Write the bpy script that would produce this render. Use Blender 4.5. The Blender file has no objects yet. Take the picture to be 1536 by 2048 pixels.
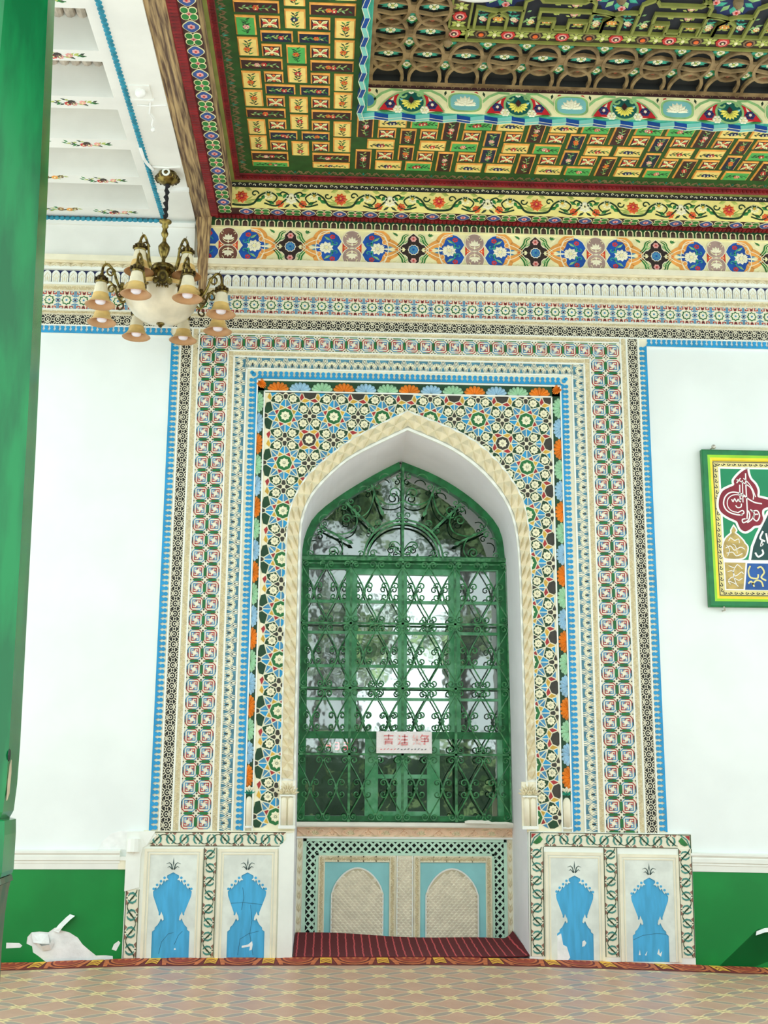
import bpy, math, random
from mathutils import Matrix, Vector
R = random.Random(11)
sc = bpy.context.scene
COL = sc.collection
pi = math.pi

# ------------------------------------------------------------------ camera
FPX = 2317.0
EYE = Vector((0.0, -9.7197, 1.55))
_d = Vector((650-768, -(1514-1024), FPX)).normalized()
_u = Vector((833-768, 9936+1024, FPX)).normalized()
_r = _u.cross(_d).normalized()
_u = _d.cross(_r)
cam = bpy.data.cameras.new('camera')
cam.sensor_fit = 'VERTICAL'
cam.sensor_height = 24.0
cam.lens = FPX/2048*24.0
cam.clip_end = 500
camo = bpy.data.objects.new('camera', cam)
COL.objects.link(camo)
ax = [Vector((_r[i], _d[i], _u[i])) for i in range(3)]     # camera right / up / forward in the world
m = Matrix.Identity(4)
for i in range(3):
    m[i][0] = ax[0][i]; m[i][1] = ax[1][i]; m[i][2] = -ax[2][i]; m[i][3] = EYE[i]
camo.matrix_world = m
sc.camera = camo

# ------------------------------------------------------------------ world, sun, exposure
w = bpy.data.worlds.new('world'); sc.world = w
w.use_nodes = True
wb = w.node_tree.nodes['Background']
wb.inputs[0].default_value = (0.87, 0.985, 1.0, 1)
wb.inputs[1].default_value = 1.5
sun = bpy.data.lights.new('sun', 'SUN')
sun.energy = 2.2; sun.angle = 0.02; sun.color = (1.0, 0.99, 0.96)
suno = bpy.data.objects.new('sun', sun); COL.objects.link(suno)
suno.rotation_euler = Vector((0.10, math.cos(math.radians(70)), -math.sin(math.radians(70)))).to_track_quat('-Z', 'Y').to_euler()
sc.view_settings.view_transform = 'Standard'
sc.view_settings.look = 'None'
sc.view_settings.gamma = 1.0
sc.view_settings.use_curve_mapping = False
sc.view_settings.exposure = 0.37
sc.cycles.max_bounces = 8
sc.cycles.diffuse_bounces = 5

# ------------------------------------------------------------------ materials
def lin(c):
    return tuple((x/255/12.92 if x/255 <= .04045 else ((x/255+.055)/1.055)**2.4) for x in c)
MATS = {}
def mat(name, rgb, rough=.6, var=.0, metal=0., scale=6., coat=0., bump=0., rgb2=None, stretch=None, bscale=None, spec=None):
    if name in MATS: return MATS[name]
    M = bpy.data.materials.new(name); M.use_nodes = True
    nt = M.node_tree; b = nt.nodes['Principled BSDF']
    c = lin(rgb)
    b.inputs['Base Color'].default_value = (*c, 1)
    b.inputs['Roughness'].default_value = rough
    b.inputs['Metallic'].default_value = metal
    if spec is not None: b.inputs['Specular IOR Level'].default_value = spec
    if coat: b.inputs['Coat Weight'].default_value = coat; b.inputs['Coat Roughness'].default_value = .12
    if var or bump:
        g = nt.nodes.new('ShaderNodeNewGeometry')
        src = g.outputs['Position']
        if stretch:
            mp = nt.nodes.new('ShaderNodeMapping'); mp.inputs['Scale'].default_value = stretch
            nt.links.new(src, mp.inputs['Vector']); src = mp.outputs['Vector']
        n = nt.nodes.new('ShaderNodeTexNoise'); n.inputs['Scale'].default_value = scale; n.inputs['Detail'].default_value = 5
        nt.links.new(src, n.inputs['Vector'])
        if var:
            mx = nt.nodes.new('ShaderNodeMix'); mx.data_type = 'RGBA'
            c2 = lin(rgb2) if rgb2 else tuple(x*(1-var) for x in c)
            mx.inputs['A'].default_value = (*c2, 1)
            mx.inputs['B'].default_value = (*(c if rgb2 else tuple(min(1, x*(1+var*.4)) for x in c)), 1)
            rp = nt.nodes.new('ShaderNodeMapRange')
            rp.inputs['From Min'].default_value = .38; rp.inputs['From Max'].default_value = .62
            nt.links.new(n.outputs['Fac'], rp.inputs['Value'])
            nt.links.new(rp.outputs['Result'], mx.inputs['Factor'])
            nt.links.new(mx.outputs['Result'], b.inputs['Base Color'])
        if bump:
            bp = nt.nodes.new('ShaderNodeBump'); bp.inputs['Strength'].default_value = bump; bp.inputs['Distance'].default_value = .02
            n2 = n
            if bscale:
                n2 = nt.nodes.new('ShaderNodeTexNoise'); n2.inputs['Scale'].default_value = bscale; n2.inputs['Detail'].default_value = 4
                nt.links.new(src, n2.inputs['Vector'])
            nt.links.new(n2.outputs['Fac'], bp.inputs['Height']); nt.links.new(bp.outputs['Normal'], b.inputs['Normal'])
    MATS[name] = M
    return M
WALL = mat('white_plaster', (238, 244, 240), .7, .05, scale=1.3, bump=.06, bscale=9)
WHITE = mat('white_paint', (240, 243, 234), .55, .04, scale=5)
REVEAL = mat('niche_plaster', (238, 238, 240), .7, .05, scale=2.5, bump=.1, bscale=14)
CREAM = mat('cream_plaster', (240, 234, 208), .6, .06, scale=9)
CREAMD = mat('cream_carved', (230, 219, 186), .65, .08, scale=12)
PINKC = mat('pink_plaster', (240, 208, 176), .65, .12, scale=9)
BLUE = mat('bead_blue', (28, 150, 205), .45, .14, scale=8)
SKYB = mat('panel_blue', (72, 174, 222), .5, .14, scale=4, stretch=(6, 1, 1))
AQUA = mat('aqua_paint', (146, 212, 214), .55, .08, scale=5)
NAVY = mat('navy_paint', (26, 36, 92), .6, .2, scale=9)
BLACK = mat('black_ground', (34, 36, 34), .7, .2)
RED = mat('tile_red', (168, 40, 42), .5, .2, scale=14)
GREEN = mat('tile_green', (24, 112, 52), .5, .25, scale=14)
DGREEN = mat('dark_green', (16, 66, 34), .6, .25, scale=10)
TBLUE = mat('tile_blue', (68, 140, 182), .5, .2, scale=14)
GOLD = mat('tile_ochre', (214, 170, 58), .5, .2, scale=14)
TEAL = mat('tile_teal', (66, 140, 128), .55, .25, scale=14)
BLGREY = mat('tile_bluegrey', (84, 142, 164), .55, .3, scale=16)
BROWNT = mat('tile_brown', (150, 110, 92), .6, .2, scale=14)
DKTILE = mat('tile_dark', (56, 52, 42), .55, .25, scale=14)
ORANGE = mat('shell_orange', (232, 132, 34), .5, .2, scale=12)
SHGREEN = mat('shell_green', (164, 212, 172), .5, .12, scale=12)
SHBLUE = mat('shell_blue', (160, 200, 224), .5, .12, scale=12)
DADOG = mat('dado_green', (6, 134, 58), .36, .12, scale=2.2, coat=.08, spec=.35)
IRON = mat('green_iron', (74, 146, 92), .35, .3, scale=22, rgb2=(24, 88, 46))
WFRAME = mat('green_window_paint', (30, 128, 68), .4, .3, scale=9, rgb2=(12, 96, 46))
SASH = mat('green_sash_lit', (120, 190, 146), .4, .3, scale=7, rgb2=(64, 150, 96))  # window green lightened: highlights on the stiles are painted into the colour
COLG = mat('column_green', (8, 126, 66), .22, .22, scale=2.6, coat=.15, rgb2=(4, 98, 52), stretch=(3, 3, .6), spec=.4)
SILL = mat('sill_white', (240, 240, 226), .6, .06)
DARKIN = mat('room_dimness', (44, 54, 58), .8)  # dark wall colour that paints in the dimness of the inner room
# ceiling paints
CGREEN = mat('ceiling_green', (40, 88, 34), .6, .25, scale=8)
CYEL = mat('panel_yellow', (252, 224, 130), .5, .10, scale=10)
CORA = mat('panel_orange', (244, 172, 78), .5, .2, scale=12)
CGRN = mat('panel_green', (84, 186, 92), .5, .15, scale=10)
CMAR = mat('panel_maroon', (62, 26, 28), .5, .3, scale=10)
CNAVY = mat('panel_navy', (16, 26, 62), .5, .3, scale=10)
CRED = mat('moulding_red', (128, 14, 22), .55, .35, scale=9)
CTAN = mat('strap_tan', (134, 112, 76), .65, .3, scale=10)
WOOD = mat('timber_weathered', (186, 158, 112), .8, .6, scale=6, rgb2=(88, 66, 52), stretch=(8, .5, 2.4), bump=.5)
POSTW = mat('timber_post', (196, 164, 112), .8, .6, scale=8, rgb2=(112, 84, 60), stretch=(9, 9, .9), bump=.5)
LATT = mat('lattice_wood', (158, 132, 92), .6, .35, scale=9, rgb2=(112, 90, 58))
FCREAM = mat('frieze_cream', (246, 238, 184), .55, .10, scale=8)
FWHITE = mat('petal_cream', (246, 240, 208), .55, .06)
FBLUE = mat('frieze_blue', (16, 84, 176), .5, .25, scale=12)
FBROWN = mat('frieze_brown', (120, 72, 58), .55, .25, scale=12)
FTAUPE = mat('frieze_taupe', (176, 148, 138), .55, .2, scale=12)
FORA = mat('frieze_orange', (240, 166, 80), .5, .15, scale=12)
FRED = mat('petal_red', (206, 50, 46), .5, .2, scale=12)
FORD = mat('petal_orange', (232, 104, 40), .5, .2, scale=12)
FPINK = mat('petal_pink', (236, 168, 160), .5, .15)
LEAFG = mat('leaf_green', (40, 128, 56), .5, .3, scale=14)
LEAFD = mat('leaf_dark', (24, 60, 34), .5, .3, scale=14)
LEAFL = mat('leaf_light', (150, 196, 128), .5, .2, scale=14)
LEAFY = mat('leaf_yellow_green', (178, 190, 96), .5, .2, scale=14)
LEAFT = mat('leaf_teal', (60, 168, 142), .5, .25, scale=14)
BEADA = mat('bead_aqua', (132, 208, 196), .45, .1)
BEADB = mat('bead_deep_blue', (16, 72, 150), .45, .2)
OLIVE = mat('strap_olive', (136, 140, 66), .6, .2)
BROWNC = mat('niche_brown', (84, 62, 48), .7, .2)
CWHITE = mat('ceiling_white', (236, 236, 230), .7, .06, scale=2.2, bump=.12, bscale=7)
ROPE = mat('rope_teal', (30, 140, 166), .5, .25, scale=16)

# ------------------------------------------------------------------ mesh builder
class G:
    def __init__(s): s.v = []; s.f = []; s.fm = []; s.ms = []; s.uv = {}
    def mi(s, m):
        if m not in s.ms: s.ms.append(m)
        return s.ms.index(m)
    def add(s, vs, fs, m):
        o = len(s.v); s.v += [tuple(v) for v in vs]; k = s.mi(m)
        for f in fs: s.f.append([o+i for i in f]); s.fm.append(k)
    def poly(s, p, z0, z1, m, side=None):
        n = len(p)
        a = sum(p[i][0]*p[(i+1) % n][1]-p[(i+1) % n][0]*p[i][1] for i in range(n))
        if a < 0: p = p[::-1]
        s.add([(x, y, z1) for x, y in p], [list(range(n))], m)
        if z1 > z0 + 1e-6:
            s.add([(x, y, z0) for x, y in p]+[(x, y, z1) for x, y in p],
                  [[i, (i+1) % n, n+(i+1) % n, n+i] for i in range(n)], side or m)
    def box(s, x0, x1, y0, y1, z0, z1, m):
        s.add([(x0, y0, z0), (x1, y0, z0), (x1, y1, z0), (x0, y1, z0), (x0, y0, z1), (x1, y0, z1), (x1, y1, z1), (x0, y1, z1)],
              [[3, 2, 1, 0], [4, 5, 6, 7], [0, 1, 5, 4], [1, 2, 6, 5], [2, 3, 7, 6], [3, 0, 4, 7]], m)
    def stroke(s, p, wd, z0, z1, m, closed=False, taper=None):
        n = len(p); L = []; Rr = []
        for i in range(n):
            a = p[i-1] if (i or closed) else p[i]
            b = p[(i+1) % n] if (i < n-1 or closed) else p[i]
            c = p[i]
            d1 = (c[0]-a[0], c[1]-a[1]); d2 = (b[0]-c[0], b[1]-c[1])
            l1 = math.hypot(*d1) or 1e-9; l2 = math.hypot(*d2) or 1e-9
            if l1 < 1e-8: d1, l1 = d2, l2
            if l2 < 1e-8: d2, l2 = d1, l1
            n1 = (-d1[1]/l1, d1[0]/l1); n2 = (-d2[1]/l2, d2[0]/l2)
            nx, ny = n1[0]+n2[0], n1[1]+n2[1]; q = nx*nx+ny*ny
            if q < .3: nx, ny, q = n1[0]*1.4, n1[1]*1.4, 2
            k = wd/q
            if taper: k *= taper(i/(n-1))
            L.append((c[0]+nx*k, c[1]+ny*k)); Rr.append((c[0]-nx*k, c[1]-ny*k))
        vs = [(x, y, z1) for x, y in Rr]+[(x, y, z1) for x, y in L]
        r = range(n) if closed else range(n-1)
        fs = [[i, (i+1) % n, n+(i+1) % n, n+i] for i in r]
        if z1 > z0+1e-6:
            vs += [(x, y, z0) for x, y in Rr]+[(x, y, z0) for x, y in L]
            for i in r:
                j = (i+1) % n
                fs += [[2*n+i, 2*n+j, j, i], [n+i, n+j, 3*n+j, 3*n+i]]
        s.add(vs, fs, m)
    def leaf(s, a, b, wd, z0, z1, m, at=.45, side=0.):      # ridge-backed leaf or petal from a to b
        dx, dy = b[0]-a[0], b[1]-a[1]; l = math.hypot(dx, dy) or 1e-9
        nx, ny = -dy/l*wd/2, dx/l*wd/2
        c = (a[0]+dx*at, a[1]+dy*at)
        s.add([(a[0], a[1], z0), (c[0]-nx, c[1]-ny, z0), (b[0], b[1], z0), (c[0]+nx, c[1]+ny, z0), (c[0], c[1], z1)],
              [[0, 1, 4], [1, 2, 4], [2, 3, 4], [3, 0, 4]], m)
    def disc(s, cx, cy, r, z0, z1, m, n=12, dome=None):
        p = [(cx+r*math.cos(2*pi*i/n), cy+r*math.sin(2*pi*i/n)) for i in range(n)]
        if dome:
            s.add([(x, y, z0) for x, y in p]+[(cx, cy, z1)], [[i, (i+1) % n, n] for i in range(n)], m)
        else: s.poly(p, z0, z1, m)
    def flower(s, cx, cy, r, n, z0, z1, m, mc=None, a0=0., fat=1.0, inner=.15):
        for i in range(n):
            a = a0+2*pi*i/n
            s.leaf((cx+r*inner*math.cos(a), cy+r*inner*math.sin(a)), (cx+r*math.cos(a), cy+r*math.sin(a)), fat*2*r*math.sin(pi/n)*.9, z0, z1, m, .62)
        if mc: s.disc(cx, cy, r*.26, z0, z1+.001, mc, 8)
    def fan(s, cx, cy, r, n, a0, a1, z0, z1, m, wd=.7, inner=.1):
        for i in range(n):
            a = a0+(a1-a0)*(i+.5)/n
            s.leaf((cx+r*inner*math.cos(a), cy+r*inner*math.sin(a)), (cx+r*math.cos(a), cy+r*math.sin(a)), wd*r*abs(a1-a0)/n, z0, z1, m, .65)
    def tube(s, p, r, m, n=6, closed=False, rr=None):
        p = [Vector(q) for q in p]; N = len(p); o = len(s.v); k = s.mi(m)
        up = None
        for i in range(N):
            a = p[i-1] if (i or closed) else p[i]; b = p[(i+1) % N] if (i < N-1 or closed) else p[i]
            t = (b-a)
            if t.length < 1e-9: t = Vector((0, 0, 1))
            t.normalize()
            if up is None: up = Vector((0, 0, 1)) if abs(t.z) < .9 else Vector((1, 0, 0))
            x = t.cross(up)
            if x.length < 1e-4: x = t.orthogonal()
            x.normalize(); y = x.cross(t); y.normalize(); up = y
            q = rr(i/(N-1)) if rr else r
            for j in range(n):
                an = 2*pi*j/n
                s.v.append(tuple(p[i]+x*math.cos(an)*q+y*math.sin(an)*q))
        for i in range(N if closed else N-1):
            for j in range(n):
                s.f.append([o+i*n+j, o+((i+1) % N)*n+j, o+((i+1) % N)*n+(j+1) % n, o+i*n+(j+1) % n]); s.fm.append(k)
        if not closed:
            s.f.append([o+j for j in range(n)]); s.fm.append(k)
            s.f.append([o+(N-1)*n+j for j in range(n)][::-1]); s.fm.append(k)
    def lathe(s, prof, m, n=20, c=(0, 0, 0), a0=0., a1=2*pi, sq=None):
        o = len(s.v); k = s.mi(m); full = abs(a1-a0-2*pi) < 1e-6
        cols = n if full else n+1
        for r, z in prof:
            for j in range(cols):
                a = a0+(a1-a0)*j/n
                s.v.append((c[0]+r*math.cos(a), c[1]+r*math.sin(a), c[2]+z))
        for i in range(len(prof)-1):
            for j in range(n):
                j2 = (j+1) % cols
                s.f.append([o+i*cols+j, o+i*cols+j2, o+(i+1)*cols+j2, o+(i+1)*cols+j]); s.fm.append(k)
    def grid(s, fn, nu, nv, m, uv=False):
        o = len(s.v); k = s.mi(m)
        for j in range(nv+1):
            for i in range(nu+1):
                if uv: s.uv[len(s.v)] = (i/nu, j/nv)
                s.v.append(tuple(fn(i/nu, j/nv)))
        for j in range(nv):
            for i in range(nu):
                a = o+j*(nu+1)+i
                s.f.append([a, a+1, a+nu+2, a+nu+1]); s.fm.append(k)
    def data(s, name, smooth=False):
        me = bpy.data.meshes.new(name)
        me.from_pydata(s.v, [], s.f)
        for mm in s.ms: me.materials.append(mm)
        me.polygons.foreach_set('material_index', s.fm)
        if smooth: me.polygons.foreach_set('use_smooth', [True]*len(s.f))
        if s.uv:
            ul = me.uv_layers.new(name='UVMap')
            for lp in me.loops: ul.data[lp.index].uv = s.uv.get(lp.vertex_index, (0, 0))
        me.update()
        return me
    def obj(s, name, parent=None, M=None, smooth=False):
        return place(s.data(name, smooth), name, parent, M)

I4 = Matrix.Identity(4)
WORLD = {}
def place(me, name, parent=None, M=None):
    o = bpy.data.objects.new(name, me); COL.objects.link(o)
    M = M if M is not None else I4
    if parent is not None:
        o.parent = parent
        o.matrix_local = WORLD.get(parent.name, I4).inverted() @ M
    else: o.matrix_local = M
    WORLD[o.name] = M
    return o
def empty(name, M=None, parent=None): return place(None, name, parent, M)
def tag(o, label=None, cat=None, group=None, kind=None):
    if label: o['label'] = label
    if cat: o['category'] = cat
    if group: o['group'] = group
    if kind: o['kind'] = kind
    return o
def struct(o, label=None): return tag(o, label, None, None, 'structure')
def stuff(o): o['kind'] = 'stuff'; return o
def frame(o, u, v, w, su=1., sv=1.):
    M = Matrix.Identity(4)
    for i in range(3):
        M[i][0] = u[i]*su; M[i][1] = v[i]*sv; M[i][2] = w[i]; M[i][3] = o[i]
    return M
def WF(x, z, y=0., rot=0., su=1., sv=1.):            # frame on the back wall: v up, w towards the viewer
    c, s = math.cos(rot), math.sin(rot)
    return frame((x, y, z), (c, 0, s), (-s, 0, c), (0, -1, 0), su, sv)
def CF(x, y, z, rot=0., su=1., sv=1.):               # frame on a ceiling: w down, v away from the back wall
    c, s = math.cos(rot), math.sin(rot)
    return frame((x, y, z), (c, -s, 0), (-s, -c, 0), (0, 0, -1), su, sv)
def arc(cx, cy, r, a0, a1, n=10, ry=None):
    ry = ry or r
    return [(cx+r*math.cos(a0+(a1-a0)*i/n), cy+ry*math.sin(a0+(a1-a0)*i/n)) for i in range(n+1)]
def star(cx, cy, r1, r2, n, a0=0.):
    return [(cx+(r1 if i % 2 == 0 else r2)*math.cos(a0+pi*i/n), cy+(r1 if i % 2 == 0 else r2)*math.sin(a0+pi*i/n)) for i in range(2*n)]
def catmull(pts, n=6):
    out = []
    for i in range(len(pts)-1):
        p0 = pts[max(i-1, 0)]; p1 = pts[i]; p2 = pts[i+1]; p3 = pts[min(i+2, len(pts)-1)]
        for k in range(n):
            t = k/n
            out.append(tuple(.5*((2*p1[q])+(-p0[q]+p2[q])*t+(2*p0[q]-5*p1[q]+4*p2[q]-p3[q])*t*t+(-p0[q]+3*p1[q]-3*p2[q]+p3[q])*t**3) for q in range(len(p1))))
    out.append(tuple(pts[-1]))
    return out
def resample(p, n):
    L = [0]
    for i in range(1, len(p)): L.append(L[-1]+math.dist(p[i], p[i-1]))
    out = []; j = 0
    for k in range(n+1):
        t = L[-1]*k/n
        while j < len(p)-2 and L[j+1] < t: j += 1
        f = (t-L[j])/max(L[j+1]-L[j], 1e-9)
        out.append(tuple(p[j][q]+(p[j+1][q]-p[j][q])*f for q in range(len(p[0]))))
    return out
def lerp_tab(tab, x):
    if x <= tab[0][0]: return tab[0][1]
    for (a, b), (c, d) in zip(tab, tab[1:]):
        if x <= c: return b+(d-b)*(x-a)/(c-a)
    return tab[-1][1]

# ------------------------------------------------------------------ arch outlines (x, z), apex first, each half
IN_R = catmull([(.671, 4.334), (1.026, 4.181), (1.262, 4.017), (1.441, 3.826), (1.555, 3.624), (1.606, 3.405), (1.626, 3.123)], 5)+[(1.654, 1.0)]
IN_L = catmull([(.671, 4.334), (.27, 4.125), (.078, 3.988), (-.12, 3.77), (-.208, 3.58), (-.233, 3.40), (-.236, 3.12)], 5)+[(-.236, 1.0)]
OUT_R = catmull([(.671, 4.514), (1.174, 4.307), (1.445, 4.086), (1.650, 3.792), (1.718, 3.499), (1.735, 3.125)], 6)+[(1.742, 1.0)]
OUT_L = catmull([(.671, 4.514), (.259, 4.293), (.017, 4.115), (-.20, 3.905), (-.325, 3.66), (-.36, 3.42), (-.362, 3.125)], 5)+[(-.362, 1.0)]
WIN_R = catmull([(.663, 4.26), (.999, 4.123), (1.297, 3.937), (1.519, 3.729), (1.606, 3.564), (1.631, 3.339)], 6)+[(1.656, 1.0)]
WIN_L = catmull([(.663, 4.26), (.387, 4.106), (.077, 3.901), (-.13, 3.72), (-.215, 3.545), (-.240, 3.387)], 6)+[(-.236, 1.0)]
def in_x(half, z):
    t = sorted((b, a) for a, b in half)
    return lerp_tab(t, z)
def in_outer(x, z, grow=0.):
    if z < .9: return False
    if z > 4.514+grow*1.2: return False
    return in_x(OUT_L, z-grow*.6)-grow < x < in_x(OUT_R, z-grow*.6)+grow
XL, XR, ZT, YN = -4.2, 6.2, 8.0, .77            # wall extents, niche depth
# ================================================================== floor, ground, wall
FZ = [(-4.2, -.06), (-2.317, -.036), (-1.6, -.012), (-1.31, -.004), (1.0, -.004), (1.661, -.017), (2.995, -.067), (3.6, -.09), (6.2, -.12)]
def fz(x, y): return lerp_tab(FZ, x)*max(0, min(1, (y+2.6)/2.4))
g = G()
g.box(-14, 14, -6.2, 5.4, -.8, -.16, mat('porch_floor', (206, 208, 206), .7, .1))
struct(g.obj('floor'), 'stone porch floor slab under the carpet')
g = G(); g.add([(-90, -120, -.8), (90, -120, -.8), (90, 5.5, -.8), (-90, 5.5, -.8)], [[0, 1, 2, 3]], mat('courtyard_paving', (230, 233, 231), .8, .10, scale=.6))  # unseen ground, colour raised to bounce more light onto the ceiling
struct(g.obj('ground'), 'unseen courtyard ground in front of the porch, made pale to bounce light')

g = G()
def wallhalf(half, xe):
    p = [(half[-1][0], -.3)]+[(half[-1][0], 1.0)]+list(half[::-1][1:])+[(.671, ZT), (xe, ZT), (xe, -.3)]
    vs = [(x, 0, z) for x, z in p]
    f = list(range(len(vs)))
    g.add(vs, [f if xe > 0 else f[::-1]], WALL)
wallhalf(IN_L, XL); wallhalf(IN_R, XR)
wall = struct(g.obj('wall_back'), 'white plastered back wall with an arched window niche')
# reveal of the niche
g = G()
for fr, bk, fl in ((IN_L, WIN_L, 0), (IN_R, WIN_R, 1)):
    a = resample(fr, 40); b = resample(bk, 40)
    a.append((a[-1][0], -.3)); b.append((b[-1][0], -.3))
    vs = [(x, -.012, z) for x, z in a]+[(x, YN+.04, z) for x, z in b]; n = len(a)
    g.add(vs, [([i, i+1, n+i+1, n+i] if fl else [i, n+i, n+i+1, i+1]) for i in range(n-1)], REVEAL)
rv = g.obj('reveal', wall)
# niche back wall below the window, niche floor
g = G()
g.box(-.30, 1.72, YN+.02, YN+.10, -.3, .97, WALL)
g.obj('niche_back', wall)
g = G(); g.box(-.236, 1.654, -.0, YN+.02, -.3, -.012, WHITE); g.obj('niche_floor', wall)

# green painted lower wall with peeled patches (the bare plaster shows through)
def gpanel(pts, name):
    g = G(); g.poly(pts, 0, .005, DADOG)
    return g.obj(name, wall, WF(0, 0, 0))
gl = [(XL, -.2), (XL, .668), (-1.56, .668), (-1.562, .05), (-1.60, .075), (-1.575, .13), (-1.60, .02)]
peel = [(-1.63, -.06), (-1.64, .012), (-1.70, .018), (-1.77, .016), (-1.83, .06), (-1.88, .10), (-1.92, .15), (-1.99, .19), (-2.06, .205),
        (-2.10, .225), (-2.15, .19), (-2.22, .195), (-2.28, .19), (-2.31, .155), (-2.315, .105), (-2.27, .085), (-2.26, .04), (-2.22, .015), (-2.15, -.035), (-2.12, -.06)]
gpanel([(XL, -.2), (XL, .668), (-1.557, .668), (-1.565, -.2), (-1.60, -.2)]+peel+[(-2.12, -.2)], 'painted_dado')
gpanel([(2.99, -.25), (2.985, .652), (4.1, .637), (XR, .60), (XR, -.25), (3.80, -.25), (3.80, .03), (3.70, .02), (3.56, .005), (3.50, .03), (3.485, .16), (3.52, .205), (3.66, .225), (3.80, .20), (3.80, .06), (3.81, .03), (3.81, -.25)], 'painted_dado')
PL = mat('bare_plaster', (244, 246, 242), .8, .08, scale=11, bump=.25, bscale=22)
g = G(); g.poly([(x, z) for x, z in peel], 0, .0035, PL)
g.poly([(-1.615, .05), (-1.585, .11), (-1.60, .125), (-1.635, .10), (-1.65, .06)], .004, .0062, PL)
g.poly([(-2.47, .07), (-2.36, .075), (-2.345, .09), (-2.37, .11), (-2.47, .112)], .004, .0062, PL)
g.obj('bare_plaster_patch', wall, WF(0, 0, 0))
def flap(pts, up, w):                                # curled flakes of paint standing off the wall
    g = G(); pts = [Vector(p) for p in pts]
    n = len(pts)
    vs = [tuple(p) for p in pts]+[(p.x+up[0], p.y-w*(.4+.6*math.sin(pi*i/(n-1))), p.z+up[1]) for i, p in enumerate(pts)]
    vs2 = [(x, y-.004, z) for x, y, z in vs]
    g.add(vs, [[i, i+1, n+i+1, n+i] for i in range(n-1)], PL)
    g.add(vs2, [[n+i, n+i+1, i+1, i] for i in range(n-1)], PL)
    g.obj('paint_flake', wall)
flap([(-2.11, -.006, .20), (-2.07, -.006, .25), (-2.02, -.006, .30), (-1.99, -.006, .325)], (.045, -.01), .05)
flap([(-2.28, -.006, .185), (-2.22, -.006, .18), (-2.15, -.006, .175)], (.02, -.07), .03)
flap([(-2.24, -.006, .10), (-2.18, -.006, .05), (-2.12, -.006, .06), (-2.10, -.006, .11)], (-.01, .04), .025)
flap([(3.51, -.006, .19), (3.58, -.006, .215), (3.66, -.006, .22)], (-.01, -.03), .02)
# skirting ledge mouldings between the dado and the white wall
def ledge(name, xa, xb, za, zb):
    prof = [(0, -.150), (.012, -.150), (.018, -.105), (.024, -.100), (.024, -.085), (.034, -.078), (.036, -.048), (.030, -.040), (.044, -.022), (.044, -.006), (0, 0)]
    g = G()
    vs = [(xa, -y, za+z) for y, z in prof]+[(xb, -y, zb+z) for y, z in prof]; n = len(prof)
    g.add(vs, [[i, i+1, n+i+1, n+i] for i in range(n-1)]+[list(range(n))[::-1], list(range(n, 2*n))], WHITE)
    struct(g.obj(name), 'white moulded ledge along the top of the green dado')
ledge('trim_1', XL, -1.62, .813, .815)
ledge('trim_2', 2.99, XR, .806, .742)
g = G(); g.box(-1.63, -1.555, -.02, 0, .665, .735, CREAM); g.box(-1.66, -1.56, -.03, -.0, .735, .765, WHITE)
g.obj('broken_end', bpy.data.objects['trim_1'])

# ================================================================== ornament tiles (each made once, shared by its copies)
def tile_leaves(L=.12, H=.055, m=None, z=.013, flip=0):    # carved cream border: half palmettes alternating
    m = m or CREAMD; g = G()
    g.poly([(-L/2, -H/2), (L/2, -H/2), (L/2, H/2), (-L/2, H/2)], 0, .001, CREAM)
    s = -1 if flip else 1
    g.fan(-L*.25, -s*H*.46, H*.92, 7, .12*pi*s, .88*pi*s, .001, z, m, .8)
    g.fan(L*.25, s*H*.46, H*.92, 7, -.12*pi*s, -.88*pi*s, .001, z, m, .8)
    g.leaf((0, -H*.45), (0, H*.45), .012, .001, z, m)
    g.leaf((L*.49, H*.45), (L*.49, -H*.45), .012, .001, z, m)
    g.stroke([(-L/2, H*.5), (L/2, H*.5)], .006, 0, .010, CREAM); g.stroke([(-L/2, -H*.5), (L/2, -H*.5)], .006, 0, .010, CREAM)
    return g.data('carved_tile')
def tile_zigzag(L=.09, H=.042):
    g = G(); g.poly([(-L/2, -H/2), (L/2, -H/2), (L/2, H/2), (-L/2, H/2)], 0, .001, CREAM)
    for k in range(3):
        o = k*.009
        g.stroke([(-L/2, -H*.45+o), (0, H*.3+o*.6), (L/2, -H*.45+o)], .005, .001, .012-k*.003, CREAMD)
    g.leaf((0, -H*.45), (0, H*.05), .016, .001, .010, CREAMD)
    g.fan(-L/2, H*.45, .022, 3, -.1*pi, -.5*pi, .001, .010, CREAMD); g.fan(L/2, H*.45, .022, 3, -.9*pi, -.5*pi, .001, .010, CREAMD)
    return g.data('zigzag_tile')
def fret_unit(g, cx, cy, a, c1, c2, z=.003):         # swastika fret in one square of side a
    for k in range(4):
        c = c1 if k % 2 else c2; ca, sa = math.cos(k*pi/2), math.sin(k*pi/2)
        T = lambda P: [(cx+(x*ca-y*sa)*a, cy+(x*sa+y*ca)*a) for x, y in P]
        g.stroke(T([(-.16, .415), (.27, .415), (.415, .27), (.415, .0)]), .052*a, 0, z, c)
        g.stroke(T([(-.12, .255), (.26, .255), (.26, -.06)]), .058*a, 0, z, c)
        g.stroke(T([(.26, .10), (.13, .10), (.13, .16)]), .05*a, 0, z, c)
        g.stroke(T([(-.02, .255), (-.02, .13)]), .05*a, 0, z, c)
def bar(g, cx, cy, L, W, horiz, m=None):
    p = [(-L/2, 0), (-L/2+W*.6, W/2), (L/2-W*.6, W/2), (L/2, 0), (L/2-W*.6, -W/2), (-L/2+W*.6, -W/2)]
    g.poly([(cx+x, cy+y) if horiz else (cx+y, cy+x) for x, y in p], 0, .004, m or GREEN)
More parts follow.
